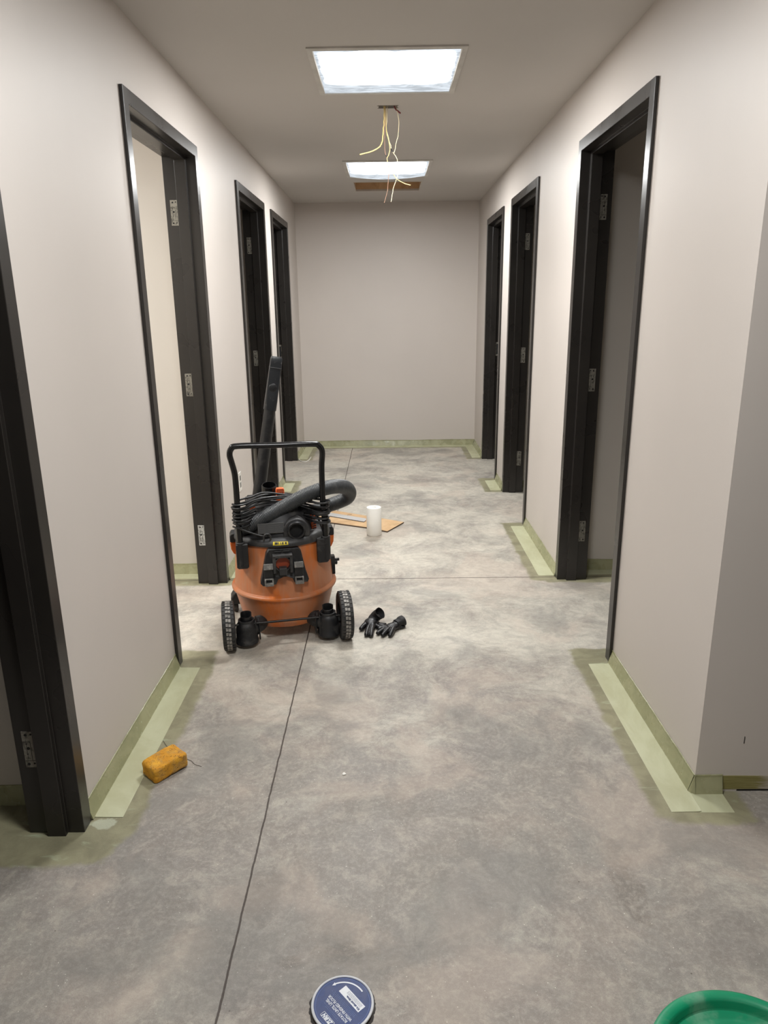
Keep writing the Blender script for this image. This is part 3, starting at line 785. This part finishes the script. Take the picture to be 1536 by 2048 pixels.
bm = bmesh.new(); cyl(bm, (-.24, -.2285, .1095), (.25, -.2285, .1095), .0052, n=16); part('axle', bm, M['steel'])
# rear feet that carry the tool posts
for s, xc in ((-1, -.177), (1, .186)):
    yc = -.214
    bm = bmesh.new()
    lathe(bm, [(0, .016), (.044, .016), (.0495, .019), (.0495, .030), (.0475, .032), (.047, .085), (.044, .102), (.037, .115), (.030, .120), (0, .120)], 40, (xc, yc, 0))
    # shoulder reaching in to the tank
    tube(bm, catmull([(xc-s*.005, yc+.01, .075), (xc-s*.035, yc+.02, .080), (xc-s*.062, yc+.045, .086), (xc-s*.068, yc+.11, .085)], 6), [.040]*7+[.036]*6+[.030]*6, 18)
    ft = part('rear_foot', bm, M['black2'], smooth=45)
    bm = bmesh.new(); box(bm, xc-s*.040-.004, xc-s*.040+.004, yc-.025, yc+.04, .03, .122); box(bm, xc-s*.056-.003, xc-s*.056+.003, yc-.018, yc+.05, .03, .118)
    part('foot_rib', bm, M['black2'], ft, bevel=.003)
    bm = bmesh.new(); lathe(bm, [(.026, .110), (.032, .110), (.036, .122), (.036, .127), (.0315, .127), (.026, .118)], 36, (xc, yc, 0), loop=True)
    part('post_collar', bm, M['lid'], ft)
    bm = bmesh.new(); rs_ = []
    n = 40   # split tube with a step cut away on the front half
    for k in range(n):
        a = 2*math.pi*k/n; front = math.sin(a) < -.15
        zt = .142 if front else .158
        rs_.append([Vector((xc+math.cos(a)*r, yc+math.sin(a)*r, z)) for r, z in ((.0245, .112), (.0245, zt), (.0205, zt), (.0205, .112))])
    rings(bm, rs_, False, loop=True)
    part('tool_post', bm, M['black'], ft, smooth=30)
# front casters
for s in (-1, 1):
    bm = bmesh.new(); x0, x1 = (.186, .245) if s > 0 else (-.243, -.186)
    prism(bm, [(x0 if s > 0 else x1, .05), (x1 if s > 0 else x0, .055), (x1 if s > 0 else x0, .085), ((x1-.02) if s > 0 else (x0+.02), .115), (x0 if s > 0 else x1, .12)], lambda p: Vector((p[0], .14, p[1])), lambda p: Vector((p[0], .215, p[1])))
    cb = part('caster_bracket', bm, M['black2'], bevel=.006)
    bm = bmesh.new(); lathe(bm, [(0, -.012), (.022, -.012), (.026, -.008), (.026, .008), (.022, .012), (0, .012)], 28, (s*.222, .185, .0265), 'X')
    part('caster_wheel', bm, M['tyre'], cb)
# cord wrapped round the handle posts
random.seed(11); pts = []
NL = 9
for i in range(NL):
    zl = .543+i*.0128+random.uniform(-.010, .010); zr = .532+i*.0120+random.uniform(-.009, .009)
    o = random.uniform(0, .006); yb = random.uniform(-.045, -.02); sg = random.uniform(-.007, .006)
    pts += [(-.199-o, -.165, zl), (-.186, -.184-o, zl-.001), (-.150, -.172, zl-.002), (-.10, -.110+o, (zl*.75+zr*.25)+sg), (-.03, -.066-o, (zl*.6+zr*.4)+sg), (.05, -.064, (zl*.4+zr*.6)+sg), (.11, -.100+o, zr+sg*.6),
            (.160, -.170, zr), (.192, -.187-o, zr+.002), (.210+o, -.167, zr+.003), (.198, -.146+o, zr+.004), (.12, -.09, zr+.006), (.05, yb, zr+.008+sg), (-.06, yb-.004, zl+.009+sg), (-.12, -.09, zl+.007), (-.183, -.146+o, zl+.005)]
pts += [(-.199, -.165, .60), (-.194, -.185, .57), (-.17, -.19, .535), (-.13, -.192, .515), (-.09, -.195, .500), (-.064, -.199, .497)]
bm = bmesh.new(); tube(bm, catmull(pts, 5), .0044, 8)
cd = part('power_cord', bm, M['cord'])
bm = bmesh.new(); cyl(bm, (-.125, -.112, .604), (-.108, -.103, .603), .0075, n=14); part('cord_tie', bm, M['orange'], cd)
bm = bmesh.new(); tube(bm, catmull([(.165, -.12, .56), (.172, -.13, .53), (.185, -.13, .49), (.19, -.125, .475)], 5), .0044, 8); part('cord_tail', bm, M['cord'])
# ribbed hose
HO = [(-.110, -.02, .500), (-.150, -.065, .500), (-.163, -.100, .514), (-.132, -.118, .530), (-.088, -.120, .549), (-.032, -.118, .576), (.025, -.115, .605), (.115, -.113, .646), (.195, -.112, .671), (.258, -.088, .673), (.306, -.045, .655), (.331, -.0, .622), (.330, .03, .590), (.302, .045, .569), (.226, .040, .547), (.158, .03, .528), (.10, .01, .512)]
P = resample(catmull(HO, 14), .00158)
bm = bmesh.new(); rr = []
for i, p in enumerate(P):
    ph = (i % 4); t = i/len(P)
    stretch = 1.0 if t < .50 or t > .84 else .35
    rr.append(.0330-(0, .0012, .0036, .0012)[ph]*stretch)
tube(bm, P, rr, 24)
part('hose', bm, M['hose'], smooth=180)
bm = bmesh.new(); tube(bm, [P[-1]+(P[-1]-P[-30]).normalized()*d for d in (-.01, .02, .05)], .037, 24); part('hose_cuff', bm, M['black'])
# rear wand holder
bm = bmesh.new(); box(bm, -.15, -.05, .20, .245, .30, .36); cyl(bm, (-.118, .262, .29), (-.110, .262, .335), .040, n=28)
part('wand_holder', bm, M['black2'], bevel=.003)

# wand standing in the holder behind the vacuum
Mv = V.matrix_basis.copy()
def wl(x, y, z): return Mv @ Vector((x, y, z))
a0, a1 = Vector((-.118, .262, .335)), Vector((.004, .262, 1.0))
wd = empty('extension_wand', wl(*a0), 0.2116268); thing(wd, 'black extension wand with flat crevice nozzle standing upright behind the orange vacuum', 'vacuum wand')
dr = (a1-a0).normalized(); L = (a1-a0).length
side = Vector((dr.z, 0, -dr.x)).normalized()     # in the x-z plane
def wp(t, sx=0, sy=0): return dr*t+side*sx+Vector((0, sy, 0))
bm = bmesh.new(); n = 28; rs = []
for t, r in ((-.045, .030), (.0, .031), (.30, .031), (.31, .0300), (L*.72, .0285), (L+.03, .0265)):
    rs.append([wp(t, math.cos(2*math.pi*k/n)*r, math.sin(2*math.pi*k/n)*r) for k in range(n)])
rings(bm, rs, True); finish('wand_tube', bm, M['black'], wd, smooth=40)
bm = bmesh.new(); rs = []
def rrect(w, h, r, k=5):
    o = []
    for cx, cy, a in ((w-r, h-r, 0), (-w+r, h-r, 90), (-w+r, -h+r, 180), (w-r, -h+r, 270)):
        for i in range(k+1): o.append((cx+r*math.cos(math.radians(a+90*i/k)), cy+r*math.sin(math.radians(a+90*i/k))))
    return o
for t, w, h, r in ((L-.02, .0295, .0285, .02), (L+.03, .0292, .0275, .012), (L+.06, .0285, .0235, .008), (L+.12, .0280, .0190, .006), (L+.205, .0275, .0155, .006), (L+.222, .0270, .0150, .006), (L+.231, .0240, .0125, .006)):
    rs.append([wp(t, x, y) for x, y in rrect(w, h, min(r, w, h)*.98)])
rings(bm, rs, True)
nz = finish('crevice_nozzle', bm, mat('scuffed_black_nozzle', lin((34, 36, 39)), .3, dust=lin((130, 128, 124)), damt=.45, dscale=34, dlo=.58, dhi=.7), wd, smooth=40)
bm = bmesh.new(); rs = []
for t, w, h in ((L+.176, .0288, .0182), (L+.180, .0290, .0184), (L+.1815, .0283, .0178)):
    rs.append([wp(t, x, y) for x, y in rrect(w, h, .006)])
rings(bm, rs, True); finish('nozzle_band', bm, M['black'], nz)
bm = bmesh.new()
bmesh.ops.create_uvsphere(bm, u_segments=24, v_segments=12, radius=.02)
for v in bm.verts:
    c = v.co.copy(); v.co = wp(L+.085+c.z*1.1, c.x*1.0, -.0205+c.y*.18)
finish('thumb_dimple', bm, M['black'], nz)

# ------------------------------------------------------------------ gloves
def glove(name, fingers, palm, cuff, label):
    """fingers: list of (points, radii); palm: (points, radii, flat); cuff: ring centre, axis, radii"""
    base = Vector(palm[0][0]); base.z = 0
    bm = bmesh.new()
    for pts_, ra in fingers:
        C_ = catmull([Vector(p)-base for p in pts_], 6); K = len(C_)
        rad = [np.interp(i/(K-1), np.linspace(0, 1, len(ra)), ra) for i in range(K)]
        d = (C_[-1]-C_[-2]).normalized()
        C_ += [C_[-1]+d*rad[-1]*.45, C_[-1]+d*rad[-1]*.8]; rad += [rad[-1]*.82, rad[-1]*.35]
        tube(bm, C_, [float(q) for q in rad], 14)
    for (p, rx, ry, rz, yaw, pit) in palm[1]:
        m4 = Matrix.Translation(Vector(p)-base) @ Matrix.Rotation(yaw, 4, 'Z') @ Matrix.Rotation(pit, 4, 'Y') @ Matrix.Diagonal((rx, ry, rz, 1))
        bmesh.ops.create_uvsphere(bm, u_segments=24, v_segments=14, radius=1, matrix=m4)
    o = finish(name, bm, M['glove'], smooth=180)
    rm = o.modifiers.new('fuse', 'REMESH'); rm.mode = 'VOXEL'; rm.voxel_size = .0020; rm.use_smooth_shade = True
    sm = o.modifiers.new('relax', 'SMOOTH'); sm.iterations = 2; sm.factor = .5
    o.location = base
    thing(o, label, 'glove', 'work gloves lying beside the vacuum')
    bm = bmesh.new(); cps, cr, sq = cuff; C_ = catmull([Vector(p)-base for p in cps], 8); K = len(C_)
    u0 = None; rs = []; n = 28
    def ringat(i, k):
        t = (C_[min(i+1, K-1)]-C_[max(i-1, 0)]).normalized(); s_ = t.cross(Vector((0, 0, 1))).normalized(); w_ = s_.cross(t)
        r = float(np.interp(i/(K-1), np.linspace(0, 1, len(cr)), cr))*k
        return [C_[i]+s_*math.cos(2*math.pi*j/n)*r+w_*math.sin(2*math.pi*j/n)*r*sq*(1+.08*math.sin(3*2*math.pi*j/n)) for j in range(n)]
    rs = [ringat(i, 1) for i in range(K)]+[ringat(i, .9) for i in range(K-1, 3, -1)]
    rings(bm, rs, True); finish('cuff', bm, M['knit'], o, smooth=60)
    return o
glove('work_glove',
      [([(-.100, 3.105, .026), (-.122, 3.085, .020), (-.140, 3.055, .013)], (.013, .013, .011)),
       ([(-.098, 3.085, .022), (-.108, 3.04, .020), (-.114, 2.995, .012)], (.011, .0115, .0105)),
       ([(-.085, 3.075, .022), (-.090, 3.03, .017), (-.092, 2.988, .011)], (.011, .011, .0098)),
       ([(-.080, 3.095, .020), (-.060, 3.075, .014), (-.035, 3.085, .012)], (.011, .011, .010)),
       ([(-.075, 3.11, .018), (-.050, 3.10, .013), (-.028, 3.105, .011)], (.010, .010, .009))],
      ((((-.09, 3.11, 0)),), [((-.092, 3.105, .026), .038, .033, .017, .8, 0), ((-.078, 3.135, .032), .034, .030, .019, .9, -.2)]),
      ([(-.092, 3.112, .022), (-.080, 3.128, .034), (-.064, 3.134, .048), (-.052, 3.130, .060)], (.023, .027, .031, .034), .82),
      'black work glove nearest the vacuum wheel, its open cuff raised')
glove('work_glove',
      [([(-.018, 3.062, .018), (-.040, 3.035, .016), (-.062, 3.012, .0115)], (.0105, .011, .010)),
       ([(-.005, 3.05, .020), (-.022, 3.02, .018), (-.040, 2.990, .0115)], (.011, .0115, .010)),
       ([(.010, 3.045, .020), (.004, 3.02, .018), (-.006, 2.988, .0115)], (.011, .0115, .0105)),
       ([(.005, 3.075, .018), (-.025, 3.072, .015), (-.058, 3.06, .011)], (.010, .0105, .0095))],
      ((((.01, 3.07, 0)),), [((.004, 3.066, .018), .036, .030, .0155, .7, 0), ((.025, 3.088, .020), .028, .024, .016, .7, 0), ((.045, 3.074, .010), .026, .007, .006, .5, 0)]),
      ([(.022, 3.086, .022), (.036, 3.096, .024), (.046, 3.103, .027), (.058, 3.110, .029)], (.022, .023, .0265, .027), .92),
      'black work glove lying palm down with fingers spread, farther right of the pair')

# ------------------------------------------------------------------ sponge and thread
bm = bmesh.new(); bmesh.ops.create_cube(bm, size=1)
bmesh.ops.subdivide_edges(bm, edges=bm.edges, cuts=24, use_grid_fill=True)
sp0 = Vector((.123, .082, .053))
for v in bm.verts:
    c = v.co.copy(); hw = (sp0.x/2, sp0.y/2, sp0.z/2); r = .011
    p = Vector((c.x*sp0.x, c.y*sp0.y, c.z*sp0.z))
    q = Vector([max(-hw[i]+r, min(hw[i]-r, p[i])) for i in range(3)])
    d = p-q
    if d.length > 1e-6: p = q+d.normalized()*min(d.length, r)
    p.z += .003*math.sin(p.x*32+.8)+.0015*math.sin(p.y*60)
    nn = mnoise.noise(p*120)*.0013+mnoise.noise(p*45)*.0016
    p += p.normalized()*nn
    p.z += sp0.z/2+.001
    if p.z < .001: p.z = .001
    v.co = p
o = finish('sponge', bm, M['sponge'], smooth=60)
o.location = (-.742, 2.025, 0); o.rotation_euler = (0, 0, math.radians(49))
thing(o, 'yellow rectangular grouting sponge with dirty top on the floor by the left wall', 'sponge')
bm = bmesh.new(); tube(bm, catmull([(-.80, 2.19, .003), (-.775, 2.155, .002), (-.74, 2.12, .002), (-.70, 2.09, .0015), (-.672, 2.075, .0015), (-.655, 2.055, .002), (-.63, 2.045, .001)], 6), .0007, 6)
o = finish('loose_thread', bm, M['thread']); thing(o, 'thin dark thread lying on the floor behind the yellow sponge', 'thread')

# ------------------------------------------------------------------ roll, cardboard, board
bm = bmesh.new(); lathe(bm, [(.0195, .002), (.0195, .183), (.020, .186), (.046, .187), (.0485, .184), (.0485, .004), (.0465, .001), (.021, .001)], 64, loop=True)
o = finish('paper_roll', bm, M['roll'], smooth=45); o.location = (-.103, 4.525, 0)
thing(o, 'white cylindrical paper roll standing on end in front of the cardboard', 'paper roll')
bm = bmesh.new(); lathe(bm, [(0, .003), (.0193, .003), (.0193, .184), (.016, .184), (.015, .180), (0, .180)], 32); finish('core_tube', bm, M['roll'], o)
def slab(name, poly, z0, z1, m, me_, warp=0):
    c = Vector((sum(p[0] for p in poly)/len(poly), sum(p[1] for p in poly)/len(poly), 0))
    bm = bmesh.new(); prism(bm, [(p[0]-c.x, p[1]-c.y) for p in poly], lambda p: Vector((p[0], p[1], z0)), lambda p: Vector((p[0], p[1], z1)))
    o = finish(name, bm, m, smooth=0); o.data.materials.append(me_)
    for f in o.data.polygons:
        if abs(f.normal.z) < .5: f.material_index = 1
    o.location = (c.x, c.y, 0); return o
o = slab('cardboard_sheet', [(-.60, 4.875), (-.426, 4.790), (-.161, 4.660), (-.055, 4.590), (-.017, 4.563), (.098, 4.772), (-.059, 4.872), (-.399, 5.080), (-.56, 5.17)], .001, .009, M['card'], M['cardedge'])
thing(o, 'flat brown cardboard sheet on the floor under the grey strip', 'cardboard')
bm = bmesh.new(); tube(bm, catmull([(-.02, .10, .0095), (-.05, .11, .0095), (-.06, .14, .0095), (-.03, .155, .0095)], 5), .0012, 5)
finish('torn_mark', bm, M['thread'], o)
o = slab('board_strip', [(-.60, 5.03), (-.437, 4.930), (-.179, 4.772), (-.165, 4.806), (-.166, 4.850), (-.459, 5.024), (-.60, 5.11)], .0095, .015, M['board'], mat('strip_edge', lin((110, 108, 106)), .7))
thing(o, 'narrow pale grey board strip lying on top of the brown cardboard', 'board')

# ------------------------------------------------------------------ floor drain cap
CC = Vector((-.1165, 1.199, 0)); RC = .0665
dc = empty('drain_cap', CC); thing(dc, 'round blue drain cap with white lettering set in the concrete floor', 'drain cap')
bm = bmesh.new(); lathe(bm, [(RC-.004, .0002), (RC+.0002, .0002), (RC+.0002, .0080), (RC-.004, .0080)], 96, loop=True); finish('cap_side', bm, M['capside'], dc)  # side below the pale rim, its shade put into a dark colour
bm = bmesh.new(); lathe(bm, [(RC-.004, .0081), (RC+.0006, .0081), (RC+.001, .0095), (RC, .0115), (RC-.003, .0125), (RC-.0045, .0115), (RC-.0045, .009)], 96, loop=True)
finish('cap_rim', bm, M['caprim'], dc)
bm = bmesh.new(); lathe(bm, [(RC-.0044, .001), (RC-.0044, .0105), (0, .0105)], 96); finish('cap_face', bm, M['blue'], dc)
bm = bmesh.new(); random.seed(5)
rs = []
for k in range(120):
    a = 2*math.pi*k/120; w = .0025+.006*abs(mnoise.noise(Vector((math.cos(a)*3, math.sin(a)*3, 1))))+.0018*mnoise.noise(Vector((math.cos(a)*14, math.sin(a)*14, 4)))
    rs.append([Vector((math.cos(a)*r, math.sin(a)*r, z)) for r, z in ((RC+.0012, .0003), (RC+.0012, .0014), (RC+.0012+w, .0007), (RC+.0013+w, .0003))])
rings(bm, rs, False, loop=True); finish('gap_dirt', bm, M['capside'], dc)
TA = math.radians(131.5)
def on_cap(bm, z0=.0106, z1=.0111): pass
def text_mesh(name, body, size, px, py, m, parent, ang, z=.0106, ext=.00025, align='CENTER', shear=0, bold=0, width=None):
    cu = bpy.data.curves.new('lettering', 'FONT'); cu.body = body; cu.size = size; cu.align_x = align; cu.align_y = 'CENTER'
    cu.extrude = ext; cu.shear = shear; cu.offset = bold; cu.resolution_u = 3
    tmp = bpy.data.objects.new('tmp_text', cu); COL.objects.link(tmp)
    bpy.context.view_layer.update()
    me = bpy.data.meshes.new_from_object(tmp.evaluated_get(bpy.context.evaluated_depsgraph_get()))
    bpy.data.objects.remove(tmp); me.name = name; me.materials.clear()
    xs_ = [v.co.x for v in me.vertices]; w_ = max(xs_)-min(xs_); mx_ = (max(xs_)+min(xs_))/2
    for v in me.vertices: v.co.x = (v.co.x-mx_)*((width/w_) if width else 1); me.materials.append(m)
    o = bpy.data.objects.new(name, me); COL.objects.link(o); o.parent = parent
    o.location = (px, py, z); o.rotation_euler = (0, 0, ang); return o
def cap_pos(u, v):      # u along the reading direction, v upwards across the lines
    return (u*math.cos(TA)-v*math.sin(TA), u*math.sin(TA)+v*math.cos(TA))
x, y = cap_pos(-.004, .0197); text_mesh('lettering', 'ROTATE UNTIL LEVEL', .0095, x, y, M['print'], dc, TA, bold=.00012, width=.070)
x, y = cap_pos(-.0045, .0105); text_mesh('lettering', 'WITH FINISHED FLOOR', .0095, x, y, M['print'], dc, TA, bold=.00012, width=.077)
x, y = cap_pos(-.0065, .0455); text_mesh('logo_lettering', 'ZURN', .0120, x, y, M['print'], dc, TA, shear=.25, bold=.0005, width=.030)
bm = bmesh.new()
def bar(bm, u0, u1, v0, v1, z0=.0106, z1=.0109):
    q = [cap_pos(u, v) for u, v in ((u0, v0), (u1, v0), (u1, v1), (u0, v1))]
    prism(bm, q, lambda p: Vector((p[0], p[1], z0)), lambda p: Vector((p[0], p[1], z1)))
for a in ((-.0245, .0115, .0396, .0403), (-.0245, .0115, .0507, .0514), (-.0245, -.0238, .0396, .0514), (.0108, .0115, .0396, .0514)): bar(bm, *a)
finish('logo_border', bm, M['print'], dc, smooth=0)
bm = bmesh.new(); bar(bm, -.0384, .0280, -.0315, -.0117, .0106, .0108); finish('label_patch', bm, M['print'], dc, smooth=0)
x, y = cap_pos(-.0140, -.0168); text_mesh('label_lettering', "It\u2019s about time.", .0068, x, y, M['blue'], dc, TA, z=.0110, bold=.0003, width=.043)
bm = bmesh.new(); random.seed(9)
for i in range(4):
    u = -.033
    while u < .012:
        l = random.uniform(.002, .006); bar(bm, u, min(u+l, .013), -.0222-i*.0021, -.0217-i*.0021, .0109, .0111); u += l+.0012
finish('label_small_print', bm, M['blue'], dc, smooth=0)
fp = mat('faint_print', lin((120, 138, 180)), .5)
for v_, a, b_ in ((.0045, -.034, .030), (.0015, -.042, .035), (-.0015, -.040, .037), (-.0045, -.044, .034), (.0285, -.03, .028), (.0315, -.025, .020)):
    bm = bmesh.new(); u = a
    while u < b_:
        l = random.uniform(.0015, .005); bar(bm, u, u+l, v_, v_+.0005); u += l+.0013
    finish('small_print', bm, fp, dc, smooth=0)
bm = bmesh.new(); A0, A1 = math.radians(33), math.radians(112); rs = []
for k in range(33):
    a = A0+(A1-A0)*k/32; rs.append([Vector((math.cos(a)*r, math.sin(a)*r, z)) for r, z in ((.0480, .0104), (.0480, .0109), (.0512, .0109), (.0512, .0104))])
rings(bm, rs, True)
tip = math.radians(121); q = [(math.cos(A1)*.0458, math.sin(A1)*.0458), (math.cos(A1)*.0535, math.sin(A1)*.0535), (math.cos(tip)*.049, math.sin(tip)*.049)]
prism(bm, q, lambda p: Vector((p[0], p[1], .0104)), lambda p: Vector((p[0], p[1], .0109)))
finish('turn_arrow', bm, M['print'], dc, smooth=0)
bm = bmesh.new(); lathe(bm, [(.0580, .0104), (.0580, .0108), (.0586, .0108), (.0586, .0104)], 96, loop=True); finish('ring_line', bm, mat('ring_print', lin((96, 118, 170)), .5), dc, smooth=0)

# ------------------------------------------------------------------ green bucket
bk = empty('bucket', (.515, .771, 0)); thing(bk, 'green plastic bucket with dusty lid in the bottom right corner', 'bucket')
bm = bmesh.new(); lathe(bm, [(0, .002), (.128, .002), (.131, .006), (.140, .34), (.140, .352), (.137, .352), (.128, .010), (0, .010)], 96)
finish('bucket_body', bm, M['green'], bk)
bm = bmesh.new(); lathe(bm, [(.1415, .335), (.1475, .335), (.1505, .342), (.1512, .362), (.1490, .370), (.1440, .3725), (.1335, .3720), (.1300, .3680), (.1285, .3580), (.1260, .3550), (0, .3555), (0, .350), (.1415, .350)], 128)
finish('bucket_lid', bm, M['green'], bk, smooth=50)

# ------------------------------------------------------------------ small things
bm = bmesh.new(); tube(bm, catmull([(-.893, 7.0, .004), (-.868, 6.902, .004), (-.816, 6.835, .004), (-.785, 6.921, .004), (-.777, 7.06, .004)], 8), .004, 8)
o = finish('white_cable', bm, M['white']); thing(o, 'curl of white cable on the floor beside the farthest left door frame', 'cable')
e = empty('outlet_cover', (XL, 4.226, .44)); thing(e, 'small white wall outlet cover low on the left wall behind the vacuum', 'outlet')
bm = bmesh.new(); box(bm, 0, .006, -.035, .035, -.057, .057); cv = finish('cover_plate', bm, M['white'], e, smooth=0, bevel=.002)
bm = bmesh.new(); box(bm, .005, .0065, -.017, .017, -.036, -.006); box(bm, .005, .0065, -.017, .017, .006, .036); finish('socket', bm, M['grey'], e, smooth=0)
def crumb(x, y, s, label):
    bm = bmesh.new(); bmesh.ops.create_icosphere(bm, subdivisions=2, radius=s)
    for v in bm.verts: v.co += v.co.normalized()*mnoise.noise(v.co*300+Vector((x, y, 0))*9)*s*.5; v.co.z = v.co.z*.4+s*.42
    o = finish('plaster_crumb', bm, M['crumb'], smooth=60); o.location = (x, y, 0); thing(o, label, 'crumb')
crumb(-.159, 1.998, .006, 'small white plaster crumb alone on the concrete in mid corridor')
bm = bmesh.new(); box(bm, -.0008, .0008, -.0015, -.0002, -.012, .012); o = finish('wall_nick', bm, M['hole'], smooth=0); o.location = (1.056, YC, .18)
thing(o, 'thin dark vertical nick in the wall facing the camera at lower right', 'mark')
